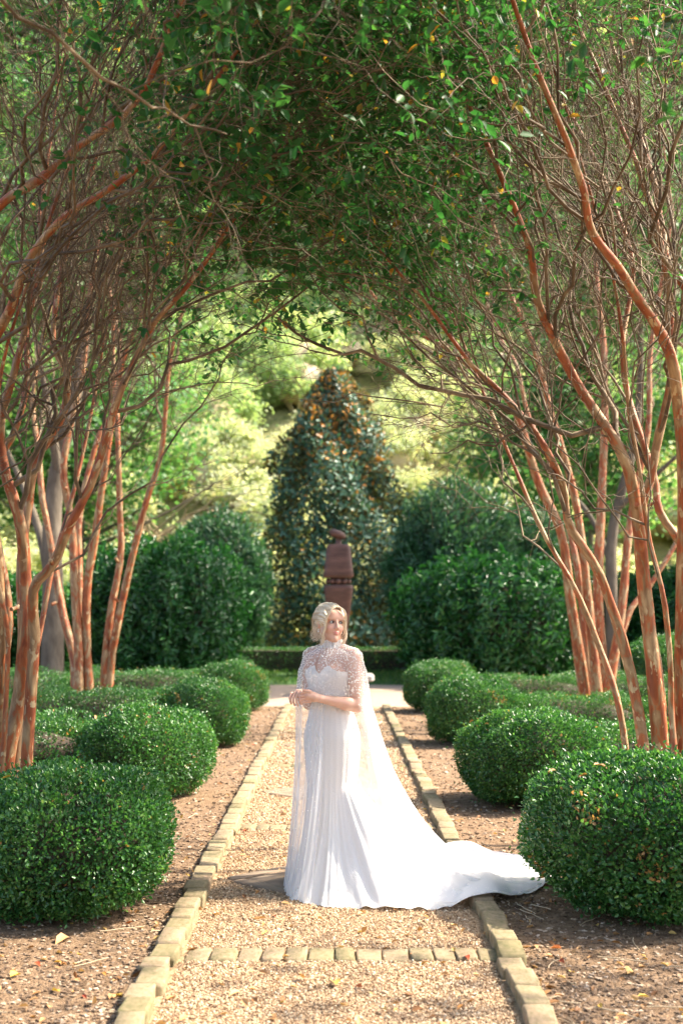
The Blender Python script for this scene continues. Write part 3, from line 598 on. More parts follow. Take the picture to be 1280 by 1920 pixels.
# ================================================================== CRAPE MYRTLES
def grow(Pp, Rp, c, n, Lr, u0, ang, up, wob, rr=(.45, .62), lean=None, rmin=.0016, u1=1.0):
    """children along every parent line: Pp (M,m,3), Rp (M,m) -> (M*c, n, 3), (M*c, n)"""
    Mn, m, _ = Pp.shape
    u = u0 + (u1 - u0) * (np.arange(c)[None] + rng.random((Mn, c))) / c; f = u * (m - 1); i = np.minimum(f.astype(int), m - 2); fr = (f - i)[..., None]
    a_ = np.arange(Mn)[:, None]; p0 = Pp[a_, i] * (1 - fr) + Pp[a_, i + 1] * fr; tg = unit(Pp[a_, i + 1] - Pp[a_, i])
    r0 = (Rp[a_, i] * (1 - fr[..., 0]) + Rp[a_, i + 1] * fr[..., 0]) * rng.uniform(rr[0], rr[1], (Mn, c))
    p0 = p0.reshape(-1, 3); tg = tg.reshape(-1, 3); r0 = np.maximum(r0.reshape(-1), rmin); k = len(p0)
    sd = unit(np.cross(tg, rdir(k))); an = np.radians(rng.uniform(*ang, k))[:, None]
    d = unit(tg * np.cos(an) + sd * np.sin(an) + np.array([0, 0, 1.]) * up + (0 if lean is None else lean))
    L = rng.uniform(*Lr, k) * np.clip(1.15 - .45 * u.reshape(-1), .5, 1.2); t = np.linspace(0, 1, n)
    C_ = p0[:, None] + d[:, None] * (L[:, None] * t)[..., None]
    w_ = np.cumsum(rng.normal(size=(k, n, 3)) * wob, 1); w_ -= w_[:, :1]; C_ = C_ + w_ * L[:, None, None]
    C_[:, :, 2] += up * .5 * L[:, None] * t ** 2
    R = r0[:, None] * np.linspace(1, .38, n); return C_, R
def crape(label, loc, stems, seed, side, leafden, k1=9, k2=7, k3=5, k4=2, twig=True, spread=1.0, leafL=.062, extra=2, b0=.48):
    """stems: [(points (world), radius at the bottom, radius at the top)]"""
    global rng
    keep = rng; rng = np.random.default_rng(seed)
    loc = np.array([loc[0], loc[1], 0.]); t = empty('crape_myrtle', loc); tag(t, label, 'tree', 'crape myrtles lining the path')
    SP, SR, EX, EXR = [], [], [], []
    zt_ = max(p_[0][-1][2] for p_ in stems)
    for _ in range(extra):       # thin young stems between the old ones
        a_ = rng.uniform(0, 6.28); p0 = loc + np.array([.28 * math.cos(a_), .28 * math.sin(a_), -.05]); ee = np.array([math.cos(a_) * .9 - side * .5, math.sin(a_) * .9, 0]); ht = zt_ * rng.uniform(.75, 1.0)
        stems = stems + [([p0, p0 + ee * .12 + [0, 0, ht * .3], p0 + ee * .45 + [rng.normal() * .1, rng.normal() * .1, ht * .65], p0 + ee + [0, 0, ht]], rng.uniform(.022, .036), .011)]
    for pts, ra, rb in stems:
        c = catmull(np.asarray(pts) - loc, 30); s = np.linspace(0, 1, 30)
        kn_ = rng.normal(size=(11, 3)) * np.array([.014, .04, .0]); c = c + np.stack([np.interp(s * 10, np.arange(11), kn_[:, d]) for d in range(3)], -1) * np.sin(s * math.pi)[:, None] ** .5
        r = ra + (.8 * rb - ra) * s ** .75; r[:3] *= np.array([1.22, 1.1, 1.04]); r *= 1 + .05 * rng.normal(size=30)
        d_ = unit(c[-1] - c[-4]); s_ = np.linspace(0, 1, 9)      # the stem carries on past its drawn end
        ex = c[-1] + (d_ * .7 + np.array([-side * .25, 0, .55])) * (s_[:, None] * rng.uniform(1.0, 1.7)) + np.cumsum(rng.normal(size=(9, 3)) * .022, 0) * s_[:, None]; er = r[-1] * np.linspace(1, .35, 9)
        cf = np.vstack([c, ex[1:]]); rf = np.concatenate([r, er[1:]]); EX.append(ex); EXR.append(er)
        v, q = tubes(cf[None], rf[None], 12); bag = Bag(); bag.add(v, q)
        an_ = np.arange(12) * math.pi / 6; ln_ = np.concatenate([[0], np.cumsum(np.linalg.norm(np.diff(cf, axis=0), axis=1))])
        bk = np.stack([rf[:, None] * np.cos(an_), rf[:, None] * np.sin(an_), np.repeat(ln_[:, None], 12, 1)], -1).reshape(-1, 3) + rng.uniform(0, 30, 3)
        if rng.random() < .7 and ra > .04:              # a cut stub on the stem
            j = rng.integers(7, 15); d = unit(rng.normal(size=3) + np.array([0, -.4, .5])); e = c[j] + d * np.linspace(0, r[j] + .09, 3)[:, None]; v, q = tubes(e[None], np.array([[r[j] * .5, r[j] * .42, r[j] * .4]]), 7); bag.add(v, q)
            bag.add(np.vstack([e[-1:], v[-7:]]), np.array([[0, 1 + a_, 1 + (a_ + 1) % 7] for a_ in range(7)]))
        me_ = bag.mesh('trunk', M['bark']); at_ = me_.attributes.new('bark_uvw', 'FLOAT_VECTOR', 'POINT'); bk_ = np.concatenate(bag.v); bk_[:len(bk)] = bk; at_.data.foreach_set('vector', bk_.astype(np.float32).ravel())
        link('trunk', me_, t); SP.append(c); SR.append(r)
    SP, SR = np.array(SP), np.array(SR)
    lean = np.array([-side * .16, 0, 0])
    E, ER = np.array(EX), np.array(EXR)
    B1, R1 = grow(SP, SR, k1, 12, (1.5 * spread, 2.6 * spread), b0, (16, 48), .22, .027, (.36, .58), lean)
    B1b, R1b = grow(E, ER, 4, 12, (.9, 1.7), .1, (20, 50), .15, .025, (.5, .75), lean)
    B1 = np.concatenate([B1, B1b]); R1 = np.concatenate([R1, R1b])
    B2, R2 = grow(B1, R1, k2, 9, (.6 * spread, 1.25 * spread), .15, (22, 66), .10, .038, (.42, .62), lean, .0035)
    B3, R3 = grow(B2, R2, k3, 6, (.28, .75), .12, (25, 72), .08, .045, (.42, .65), None, .0022)
    bag = Bag()
    for C_, R, sd in ((B1, R1, 6), (B2, R2, 4)): bag.add(*tubes(C_, R, sd))
    o = link('branches', bag.mesh('branches', M['twig']), t); o['kind'] = 'stuff'
    bag = Bag(); bag.add(*tubes(B3, R3, 3)); tips = [B3]
    if k4:
        B4, R4 = grow(B3, R3, k4, 4, (.14, .38), .2, (25, 70), .06, .05, (.6, .8), None, .0016); bag.add(*tubes(B4, R4, 3)); tips.append(B4)
    o = link('twigs', bag.mesh('twigs', M['twig']), t); o['kind'] = 'stuff'
    # leaves in rows along the young shoots, where the crown reaches the light
    lp, la = [], []
    for T in tips:
        wpos = T[:, -1] + loc; pr = leafden(wpos); sel = T[rng.random(len(T)) < pr]
        for j in range(7):
            u = rng.uniform(.25, 1.0, len(sel)) * (T.shape[1] - 1); i = np.minimum(u.astype(int), T.shape[1] - 2); f = (u - i)[:, None]; a_ = np.arange(len(sel))
            p = sel[a_, i] * (1 - f) + sel[a_, i + 1] * f; tg = unit(sel[a_, i + 1] - sel[a_, i]); lp.append(p); la.append(unit(tg * .45 + unit(np.cross(tg, rdir(len(sel)))) * .9 + np.array([0, 0, -.12])))
    lp = np.concatenate(lp); la = np.concatenate(la); n = len(lp)
    nr = unit(np.array([0, 0, 1.]) + rng.normal(size=(n, 3)) * .5); Ls = leafL * rng.uniform(.65, 1.3, n); v, q = leaves(lp, la, nr, Ls, Ls * .5, .14, .14)
    tone = np.clip(rng.beta(2, 2.4, n) * .9 + .06 * vnoise(lp, .5, seed), 0, .93); y_ = rng.random(n) < .035; tone[y_] = rng.uniform(.93, 1, y_.sum())
    link('crown', mesh('crown', v, q, M['myrtle'], True, {'rnd': np.repeat(tone, 6)}), t)
    rng = keep
    return len(lp)
def px_stem(pts, Y0, Y1, ra, rb, foot=True):
    n = len(pts); L = [P(px, py, Y0 + (Y1 - Y0) * (i / (n - 1)) ** 1.2) for i, (px, py) in enumerate(pts)]
    if foot: L[0][2] = -.05
    return (L, ra, rb)
def leafy(z0, dens):
  def over_path(w):   # leafy over the walk and on the outer top of the crown, bare inside
    x = np.abs(w[:, 0]); z = w[:, 2]
    top = np.clip((z - 5.2 - .25 * np.clip(w[:, 1] - 9, -4, 9)) / 1.0, 0, 1)
    return np.clip(np.clip((1.45 - x) / .8, 0, 1) * np.clip((z - z0) / .5, 0, 1) * dens + .34 * top + .008, 0, .6)
  return over_path
def lo(y, Yd): return 1140 + (HC + .05) * F / Yd     # pixel row of the ground at distance Yd
g = lo(0, 9.2); g2 = lo(0, 18.4)
R1 = [px_stem([(1205, g), (1206, 1425), (1162, 1190), (1128, 1081), (1073, 984), (1048, 900), (990, 800), (940, 740), (880, 680)], 9.2, 8.4, .048, .018),
      px_stem([(1246, g), (1240, 1425), (1222, 1250), (1203, 1100), (1190, 970), (1160, 860), (1090, 730), (1040, 640), (1005, 560), (990, 470), (960, 380)], 9.3, 7.8, .068, .022),
      px_stem([(1250, g), (1232, 1300), (1206, 1100), (1196, 960), (1222, 880), (1246, 770), (1262, 660), (1262, 560), (1230, 420), (1190, 300)], 9.35, 8.6, .05, .022),
      px_stem([(1276, g), (1274, 1425), (1276, 1200), (1282, 1000), (1284, 800), (1270, 690), (1228, 600), (1180, 530), (1140, 480), (1108, 420), (1092, 350), (1060, 260)], 9.5, 6.9, .060, .022),
      px_stem([(1330, g), (1320, 1300), (1300, 1060), (1240, 960), (1225, 900), (1180, 780), (1165, 640), (1185, 500), (1150, 380)], 9.6, 10.4, .045, .02),
      px_stem([(1370, g), (1380, 1250), (1350, 1000), (1330, 700), (1290, 560), (1250, 480), (1230, 360)], 9.3, 9.4, .06, .03)]
L1 = [px_stem([(12, g), (10, 1449), (39, 1306), (45, 1184), (41, 1083), (39, 981), (12, 880), (0, 790), (25, 700), (60, 560), (85, 440)], 9.2, 8.8, .075, .022),
      px_stem([(30, g), (28, 1420), (44, 1200), (42, 1060), (50, 950), (70, 860), (112, 780), (126, 700), (100, 640), (115, 500), (150, 380)], 9.3, 9.4, .05, .02),
      px_stem([(48, g), (52, 1441), (63, 1225), (65, 1111), (93, 1067), (122, 1010), (167, 920), (205, 790), (245, 690), (285, 610), (340, 555), (400, 470)], 9.1, 8.0, .05, .018),
      px_stem([(-10, g), (-2, 1440), (0, 1200), (-8, 1000), (-40, 850), (-25, 690), (5, 610), (28, 560), (66, 475), (130, 400), (190, 362), (290, 290)], 9.4, 7.2, .06, .02),
      px_stem([(-60, g), (-70, 1200), (-80, 900), (-60, 600), (-10, 410), (85, 332), (165, 262), (245, 205), (285, 140)], 9.2, 6.9, .052, .02),
      px_stem([(-5, g), (0, 1300), (15, 1150), (-10, 1000), (-20, 900), (30, 820), (55, 720), (50, 600), (75, 520), (75, 400)], 9.6, 10.0, .045, .02)]
R2 = [px_stem([(1096, g2), (1094, 1300), (1070, 1130), (1050, 1000), (1010, 905), (975, 800), (950, 750), (880, 690), (830, 650), (760, 610), (705, 560)], 18.4, 17.2, .095, .028),
      px_stem([(1120, g2), (1118, 1300), (1100, 1120), (1082, 960), (1060, 860), (1030, 760), (1000, 650), (960, 560), (930, 440)], 18.3, 17.4, .08, .03),
      px_stem([(1130, g2), (1128, 1300), (1118, 1120), (1125, 950), (1130, 800), (1128, 640), (1120, 520), (1110, 380)], 18.6, 18.9, .10, .04),
      px_stem([(1140, g2), (1140, 1290), (1160, 1160), (1172, 1040), (1190, 930), (1215, 800), (1218, 660), (1240, 520), (1260, 400)], 18.5, 19.0, .085, .03),
      px_stem([(1146, g2), (1150, 1250), (1180, 1150), (1215, 1100), (1262, 1020), (1310, 900), (1330, 760), (1330, 600)], 18.7, 20.0, .06, .025),
      px_stem([(1106, g2), (1100, 1250), (1085, 1090), (1065, 990), (1040, 890), (990, 780), (968, 690), (940, 640), (900, 540)], 18.8, 19.6, .07, .022)]
L2 = [px_stem([(140, g2), (141, 1290), (138, 1230), (112, 1130), (95, 1020), (80, 900), (60, 760), (80, 640), (110, 520)], 18.5, 19.2, .085, .03),
      px_stem([(152, g2), (150, 1295), (144, 1150), (134, 1000), (118, 880), (140, 760), (160, 660), (170, 540), (190, 420)], 18.3, 18.0, .085, .03),
      px_stem([(168, g2), (168, 1295), (164, 1100), (182, 980), (196, 880), (214, 760), (235, 660), (280, 560), (330, 450)], 18.4, 17.5, .08, .028),
      px_stem([(196, g2), (197, 1292), (206, 1184), (222, 1060), (224, 940), (222, 800), (212, 700), (215, 560), (240, 430)], 18.5, 18.3, .075, .025),
      px_stem([(200, g2), (205, 1250), (225, 1150), (250, 1040), (275, 940), (300, 860), (312, 760), (320, 660), (350, 560), (395, 470)], 18.5, 17.4, .07, .022),
      px_stem([(150, g2), (150, 1250), (150, 1100), (150, 960), (185, 820), (208, 770), (226, 650), (205, 540), (200, 420)], 18.9, 19.8, .07, .022)]
NL = 0
NL += crape('crape myrtle with peeling red bark behind the front right box', (2.35, 9.3), R1, 301, 1, leafy(3.4, 0.52))
NL += crape('crape myrtle with tan and rust bark behind the front left box', (-2.3, 9.3), L1, 302, -1, leafy(3.4, 0.52))
NL += crape('crape myrtle of clustered orange trunks rising behind the third right box', (3.6, 18.5), R2, 303, 1, leafy(5.2, 0.4), 6, 6, 4, 2, spread=1.0, leafL=.075, extra=0, b0=.60)
NL += crape('crape myrtle of slender leaning trunks rising behind the third left box', (-3.5, 18.5), L2, 304, -1, leafy(5.2, 0.4), 6, 6, 4, 2, spread=1.0, leafL=.075, extra=0, b0=.60)
# the nearest pair: trunks beside the camera, out of view; their limbs reach in at the top corners
def near_stems(s):
    b = np.array([3.0 * s, 1.2, -.05]); o = []
    for (dx, dy, h1, ex, ey, ez, ra) in [(-.1, .2, 1.6, 1.1, 4.6, 4.0, .05), (.1, .5, 1.7, 1.9, 5.0, 4.5, .055), (-.2, -.1, 1.5, .6, 3.2, 4.6, .05), (.3, .1, 1.6, 2.6, 3.4, 5.2, .06)]:
        f = b + np.array([dx * s, dy, 0]); e = np.array([ex * s, ey, ez]); m1 = f + (e - f) * np.array([.12, .15, 0]) + np.array([0, 0, h1]); m2 = f + (e - f) * np.array([.5, .55, 0]) + np.array([0, 0, h1 + (ez - h1) * .62]); o.append(([f, m1, m2, e], ra, .024))
    return o
NL += crape('crape myrtle nearest the camera whose limbs enter at the top right', (3.0, 1.4), near_stems(1), 305, 1, leafy(3.3, .45), 5, 5, 5, 3)
NL += crape('crape myrtle nearest the camera whose limbs enter at the top left', (-3.0, 1.4), near_stems(-1), 306, -1, leafy(3.3, .45), 5, 5, 5, 3)
print('myrtle leaves', NL)

# ================================================================== THE BRIDE
BP = np.array([-.03, 8.05, .0]); TH = R_(-35); HREL = R_(62)
bride = empty('person', BP); tag(bride, 'bride in a white beaded gown with sheer pearl cape and long train, looking right', 'person')
def rz(v, a): c, s = math.cos(a), math.sin(a); v = np.asarray(v, float); return np.stack([v[..., 0] * c - v[..., 1] * s, v[..., 0] * s + v[..., 1] * c, v[..., 2]], -1)
def loc(v): return rz(v, -TH)              # world offset -> body axes (x her left, -y front)
HCEN = np.array([0, -.012, 1.586]); TILT = R_(4)
def head_to_rel(v):
    v = np.asarray(v, float); c, s = math.cos(TILT), math.sin(TILT); v = np.stack([v[..., 0] * c + v[..., 2] * s, v[..., 1], -v[..., 0] * s + v[..., 2] * c], -1)
    return rz(rz(v, HREL) + HCEN, TH)
def surfnet(D, ax):
    nx, ny, nz = D.shape; s = D < 0; off = np.array([(i, j, k) for i in (0, 1) for j in (0, 1) for k in (0, 1)])
    cnt = sum(s[i:nx - 1 + i, j:ny - 1 + j, k:nz - 1 + k].astype(np.int8) for i, j, k in off)
    I = np.argwhere((cnt > 0) & (cnt < 8)); vid = np.full((nx - 1, ny - 1, nz - 1), -1, np.int64); vid[tuple(I.T)] = np.arange(len(I))
    val = np.stack([D[tuple((I + o).T)] for o in off], 1); pos = np.stack([np.stack([ax[d][(I + o)[:, d]] for d in range(3)], -1) for o in off], 1)
    acc = np.zeros((len(I), 3)); n = np.zeros((len(I), 1))
    for a_ in range(8):
        for b in range(a_ + 1, 8):
            if np.abs(off[a_] - off[b]).sum() != 1: continue
            va, vb = val[:, a_], val[:, b]; m = (va < 0) != (vb < 0); tt = np.where(m, va / np.where(m, va - vb, 1), 0)[:, None]
            acc += np.where(m[:, None], pos[:, a_] + tt * (pos[:, b] - pos[:, a_]), 0); n += m[:, None]
    V = acc / np.maximum(n, 1); Q = []
    for d in range(3):
        e1, e2 = [(1, 2), (2, 0), (0, 1)][d]; sl = [slice(None)] * 3; sl2 = [slice(None)] * 3; sl[d] = slice(0, -1); sl2[d] = slice(1, None)
        a_, b = s[tuple(sl)], s[tuple(sl2)]; J = np.argwhere(a_ != b); J = J[(J[:, e1] > 0) & (J[:, e2] > 0) & (J[:, e1] < D.shape[e1] - 1) & (J[:, e2] < D.shape[e2] - 1)]
        fl = a_[tuple(J.T)]; u = np.zeros(3, int); u[e1] = 1; w_ = np.zeros(3, int); w_[e2] = 1
        q = np.stack([vid[tuple((J - u - w_).T)], vid[tuple((J - w_).T)], vid[tuple(J.T)], vid[tuple((J - u).T)]], -1); q[~fl] = q[~fl][:, ::-1]; Q.append(q)
    return V, np.concatenate(Q)
class Field:
    def __init__(s, xs, ys, zs): s.ax = (xs, ys, zs); s.D = np.full((len(xs), len(ys), len(zs)), .2, np.float32)
    def win(s, c0, c1, pad):
        sl = []
        for d in range(3):
            a_ = np.searchsorted(s.ax[d], c0[d] - pad); b = np.searchsorted(s.ax[d], c1[d] + pad); sl.append(slice(a_, max(b, a_)))
        return tuple(sl), np.stack(np.meshgrid(*[s.ax[d][sl[d]] for d in range(3)], indexing='ij'), -1)
    def blend(s, sl, d, k, sub=False):
        D = s.D[sl]
        if sub: d = -d; h = np.clip(.5 - .5 * (D - d) / k, 0, 1); s.D[sl] = D + (d - D) * h + k * h * (1 - h)
        else: h = np.clip(.5 + .5 * (D - d) / k, 0, 1); s.D[sl] = D + (d - D) * h - k * h * (1 - h)
    def cone(s, a_, b, ra, rb, k=.02):
        a_, b = np.asarray(a_, float), np.asarray(b, float); sl, X = s.win(np.minimum(a_, b), np.maximum(a_, b), max(ra, rb) + k + .02)
        ab = b - a_; t = np.clip(((X - a_) @ ab) / (ab @ ab), 0, 1); d = np.linalg.norm(X - a_ - t[..., None] * ab, axis=-1) - (ra + (rb - ra) * t); s.blend(sl, d, k)
    def chain(s, pts, rs, k=.012):
        for i in range(len(pts) - 1): s.cone(pts[i], pts[i + 1], rs[i], rs[i + 1], k)
    def ell(s, c, r, k=.02, sub=False, T=None):
        c, r = np.asarray(c, float), np.asarray(r, float); cw = T(c) if T is not None else c; R = r.max() + k + .015
        sl, X = s.win(cw, cw, R); Y = (s.inv(X) if T is not None else X) - c
        k0 = np.linalg.norm(Y / r, axis=-1); k1 = np.linalg.norm(Y / (r * r), axis=-1); s.blend(sl, k0 * (k0 - 1) / np.maximum(k1, 1e-6), k, sub)
    def hcone(s, a_, b, ra, rb, k): s.cone(s.T(np.asarray(a_, float)), s.T(np.asarray(b, float)), ra, rb, k)
HS_ = .97
def hT(v):
    v = np.asarray(v, float) * HS_; c, s = math.cos(TILT), math.sin(TILT); v = np.stack([v[..., 0] * c + v[..., 2] * s, v[..., 1], -v[..., 0] * s + v[..., 2] * c], -1); return rz(v, HREL) + HCEN
def hI(v):
    v = rz(np.asarray(v, float) - HCEN, -HREL); c, s = math.cos(TILT), math.sin(TILT); return np.stack([v[..., 0] * c - v[..., 2] * s, v[..., 1], v[..., 0] * s + v[..., 2] * c], -1) / HS_
def hrel(v): return rz(hT(v), TH)
zs = np.concatenate([np.arange(-.02, 1.0, .012), np.arange(1.0, 1.44, .0036), np.arange(1.44, 1.73, .0026)])
Fd = Field(np.arange(-.29, .29, .0034), np.arange(-.40, .20, .0034), zs); Fd.T = hT; Fd.inv = hI
# trunk and legs
Fd.ell((0, .005, .93), (.165, .115, .13), .04); Fd.ell((0, 0, 1.10), (.112, .085, .16), .05); Fd.ell((0, .0, 1.27), (.132, .092, .15), .05)
for s in (-1, 1):
    Fd.ell((s * .064, -.066, 1.282), (.064, .056, .062), .03)
    Fd.cone((s * .04, .015, 1.425), (s * .142, .012, 1.388), .04, .046, .04)
    Fd.chain([(s * .085, .01, .90), (s * .075, .0, .50), (s * .07, .02, .09)], [.085, .055, .035], .03); Fd.cone((s * .07, .02, .05), (s * .075, -.13, .03), .035, .025, .02)
Fd.cone((0, .018, 1.40), (0, .0, 1.53), .060, .050, .025)
TRUNK = Fd.D.copy()
sh = lambda s: (s * .15, .012, 1.383)
Le = loc((.150, -.125, 1.10)); Lw = loc((-.068, -.232, 1.150)); Re_ = loc((-.138, .112, 1.10)); Rw = loc((-.142, -.130, 1.172))
Fd.chain([sh(1), (sh(1) + Le) / 2 + [.008, .0, 0], Le, Le + (Lw - Le) * .3, Lw], [.049, .045, .038, .037, .0235], .02)
Fd.chain([sh(-1), (sh(-1) + Re_) / 2 + [-.008, 0, 0], Re_, Re_ + (Rw - Re_) * .3, Rw], [.049, .045, .038, .037, .0235], .02)
ARMS = Fd.D.copy()
# hands: right fingers hang over, left hand closes round them
def H(*p): return loc(np.array(p))
kn = H(-.198, -.212, 1.180); Fd.chain([Rw, (Rw + kn) / 2, kn], [.022, .025, .023], .01)
for i in range(4):
    b = np.array([-.236 + .0195 * i, -.222 - .006 * i, 1.178 + .004 * i]); ln = [.80, .98, 1.05, .95][i]
    Fd.chain([H(*(b + [.018, .02, .0])), H(*b), H(*(b + np.array([-.010, -.020, -.026]) * ln)), H(*(b + np.array([-.007, -.024, -.052]) * ln)), H(*(b + np.array([.001, -.018, -.074]) * ln))], [.0098, .0088, .0078, .0072, .0060], .0025)
Fd.chain([H(-.165, -.170, 1.182), H(-.165, -.215, 1.168), H(-.178, -.244, 1.150)], [.013, .0105, .0082], .005)
kl = H(-.138, -.252, 1.166); Fd.chain([Lw, (Lw + kl) / 2, kl], [.022, .026, .024], .01)
for i in range(4):
    b = np.array([-.146, -.262 + .002 * i, 1.190 - .0185 * i]); ln = [.95, 1.0, .95, .8][i]
    Fd.chain([H(*(b + [.02, .006, 0])), H(*b), H(*(b + np.array([-.030, -.004, -.006]) * ln)), H(*(b + np.array([-.047, .012, -.012]) * ln)), H(*(b + np.array([-.042, .030, -.014]) * ln))], [.0098, .0088, .0078, .0072, .0060], .0025)
Fd.chain([H(-.098, -.242, 1.172), H(-.132, -.262, 1.192), H(-.160, -.268, 1.200)], [.013, .0105, .0082], .005)
# head
e = Fd.ell
e((0, .014, .026), (.072, .088, .088), .02, T=hT); e((0, -.022, -.034), (.058, .064, .080), .025, T=hT)
for s in (-1, 1):
    Fd.hcone((s * .048, .004, -.050), (s * .012, -.058, -.092), .020, .017, .02); e((s * .034, -.056, -.028), (.025, .024, .026), .02, T=hT)
    e((s * .028, -.069, .027), (.024, .013, .010), .012, T=hT); e((s * .0095, -.091, -.0285), (.0075, .0085, .0062), .005, T=hT); e((s * .073, .010, -.004), (.009, .017, .029), .006, T=hT)
e((0, -.060, -.092), (.019, .020, .018), .015, T=hT); e((0, -.066, .052), (.045, .022, .03), .03, T=hT)
Fd.hcone((0, -.080, .020), (0, -.101, -.024), .0068, .0098, .010)
for s in (-1, 1): e((s * .030, -.093, .008), (.0165, .015, .0095), .010, True, T=hT)
e((0, -.0835, -.0535), (.0205, .0085, .0052), .004, T=hT); e((0, -.0815, -.0635), (.0175, .0090, .0062), .004, T=hT)
V, Q = surfnet(Fd.D, Fd.ax)
for _ in range(2):    # light smoothing over the quads
    acc = np.zeros_like(V); cn = np.zeros((len(V), 1))
    for i in range(4): np.add.at(acc, Q[:, i], V[Q[:, (i + 1) % 4]] + V[Q[:, (i - 1) % 4]]); np.add.at(cn, Q[:, i], 2)
    hm = np.exp(-(np.linalg.norm(rz(V, TH) - np.array([-.17, -.245, 1.16]), axis=1) / .085) ** 6)[:, None]; w_ = .4 * (1 - .9 * hm); V = V * (1 - w_) + w_ * acc / np.maximum(cn, 1)
hl = hI(V); skin = np.tile(np.array([.62, .365, .265]), (len(V), 1)); face = V[:, 2] > 1.44
def spot(c, r, col, amt):
    global skin
    d = np.exp(-(((hl - np.array(c)) / np.array(r)) ** 2).sum(1)) * face * amt; skin = skin * (1 - d[:, None]) + np.array(col) * d[:, None]
for s in (-1, 1):
    spot((s * .040, -.066, -.030), (.022, .03, .018), (.66, .30, .24), .55); spot((s * .030, -.080, .014), (.017, .02, .009), (.36, .20, .15), .6)
for c, r in (((0, -.090, -.0530), (.019, .012, .0050)), ((0, -.088, -.0640), (.016, .012, .0058))): spot(c, r, (.50, .16, .15), .95)
m, N, Lk, B = newmat('skin'); at = N.new('ShaderNodeAttribute'); at.attribute_name = 'tint'; Lk.new(at.outputs['Color'], B.inputs['Base Color'])
B.inputs['Roughness'].default_value = .45; B.inputs['Subsurface Weight'].default_value = .18; B.inputs['Subsurface Radius'].default_value = (1, .35, .2); B.inputs['Subsurface Scale'].default_value = .012; M['skin'] = m
link('body', mesh('body', rz(V, TH), Q, M['skin'], True, cols={'tint': skin}), bride)
def plain(name, c, rough=.5, spec=.5):
    m, N, Lk, B = newmat(name); B.inputs['Base Color'].default_value = (*c, 1); B.inputs['Roughness'].default_value = rough; B.inputs['Specular IOR Level'].default_value = spec; M[name] = m; return m
plain('eye_white', (.58, .55, .52), .3); plain('iris_brown', (.05, .028, .018), .15); plain('lash', (.025, .016, .012), .6); plain('brow', (.26, .17, .10), .7); plain('nail', (.55, .12, .14), .3)
sph = revolve(np.stack([np.cos(np.linspace(-1, 1, 9) * math.pi / 2), np.sin(np.linspace(-1, 1, 9) * math.pi / 2)], -1), 14)
gz = unit(np.array([.36, -.93, .03]))
for s in (-1, 1):
    ec = np.array([s * .0300, -.0705, .0075]); bag = Bag(); bag.add(hrel(sph[0] * .0128 + ec), sph[1]); eo = link('eye', bag.mesh('eye', M['eye_white']), bride)
    bag = Bag(); bag.add(hrel(sph[0] * np.array([.0074, .0040, .0074]) + ec + gz * .0100), sph[1]); link('iris', bag.mesh('iris', M['iris_brown']), eo)
    t = np.linspace(-1, 1, 9); arc = np.stack([ec[0] + .0155 * t, -.0825 + .004 * t ** 2 * (1 if True else 0) + s * t * .0035, ec[2] + .0078 - .0068 * t ** 2], -1)
    v, q = tubes(hrel(arc)[None], np.full((1, 9), .0016), 5); bag = Bag(); bag.add(v, q)
    arc2 = arc.copy(); arc2[:, 2] = ec[2] - .0066 + .0050 * t ** 2; v, q = tubes(hrel(arc2)[None], np.full((1, 9), .0007), 4); bag.add(v, q); link('eyelash', bag.mesh('eyelash', M['lash']), bride)
    ab = np.stack([s * (.013 + .034 * (t + 1) / 2), -.0855 + .016 * ((t + 1) / 2) ** 2, .0285 + .005 * np.sin((t + 1) * 1.25)], -1); v, q = tubes(hrel(ab)[None], (.0021 * np.array([.8, 1, 1, 1, 1, .95, .8, .6, .3]))[None], 6); bag = Bag(); bag.add(v, q); link('eyebrow', bag.mesh('eyebrow', M['brow']), bride)
    bag = Bag(); bag.add(hrel(sph[0] * .0052 + np.array([s * .078, .004, -.042])), sph[1]); bag.add(hrel(sph[0] * .0065 + np.array([s * .079, .004, -.054])), sph[1]); plain('pearl', (.86, .83, .78), .18, .8) if 'pearl' not in M else None; link('earring', bag.mesh('earring', M['pearl']), bride)
# hair: a swept back volume with combed strands and loose waves round the face
m, N, Lk, B = newmat('blond_hair'); at = N.new('ShaderNodeAttribute'); at.attribute_name = 'rnd'; r_ = ramp(N, [(0, (.44, .32, .19)), (.4, (.72, .59, .42)), (.75, (.84, .74, .58)), (1, (.88, .81, .68))]); Lk.new(at.outputs['Fac'], r_.inputs[0]); Lk.new(r_.outputs[0], B.inputs['Base Color']); B.inputs['Roughness'].default_value = .55; B.inputs['Specular IOR Level'].default_value = .3; M['hair'] = m
g_ = np.arange(-.13, .15, .0036); Hf = Field(g_, g_, np.arange(-.17, .15, .0036)); Hf.T = lambda v: np.asarray(v, float); Hf.inv = Hf.T
Hf.ell((0, .024, .036), (.083, .096, .094), .02); Hf.ell((0, .070, -.016), (.064, .050, .062), .03); Hf.ell((0, .080, .060), (.066, .060, .066), .03)
for s in (-1, 1): Hf.ell((s * .064, -.022, .030), (.024, .045, .050), .02)
Hf.ell((0, -.098, -.022), (.062, .070, .100), .012, True); Hf.ell((0, -.04, -.075), (.075, .07, .07), .012, True)
Vh, Qh = surfnet(Hf.D, Hf.ax); Vh = Vh + .0035 * np.sin(Vh[:, 0:1] * 260 + 20 * np.sin(Vh[:, 2:3] * 25)) * unit(Vh)
hair = link('hair', mesh('hair', hrel(Vh), Qh, M['hair'], True, {'rnd': np.clip(.5 + .3 * np.sin(Vh[:, 0] * 240 + 9 * Vh[:, 2] * 20), 0, 1)}), bride)
hr = np.random.default_rng(55); bag = Bag()
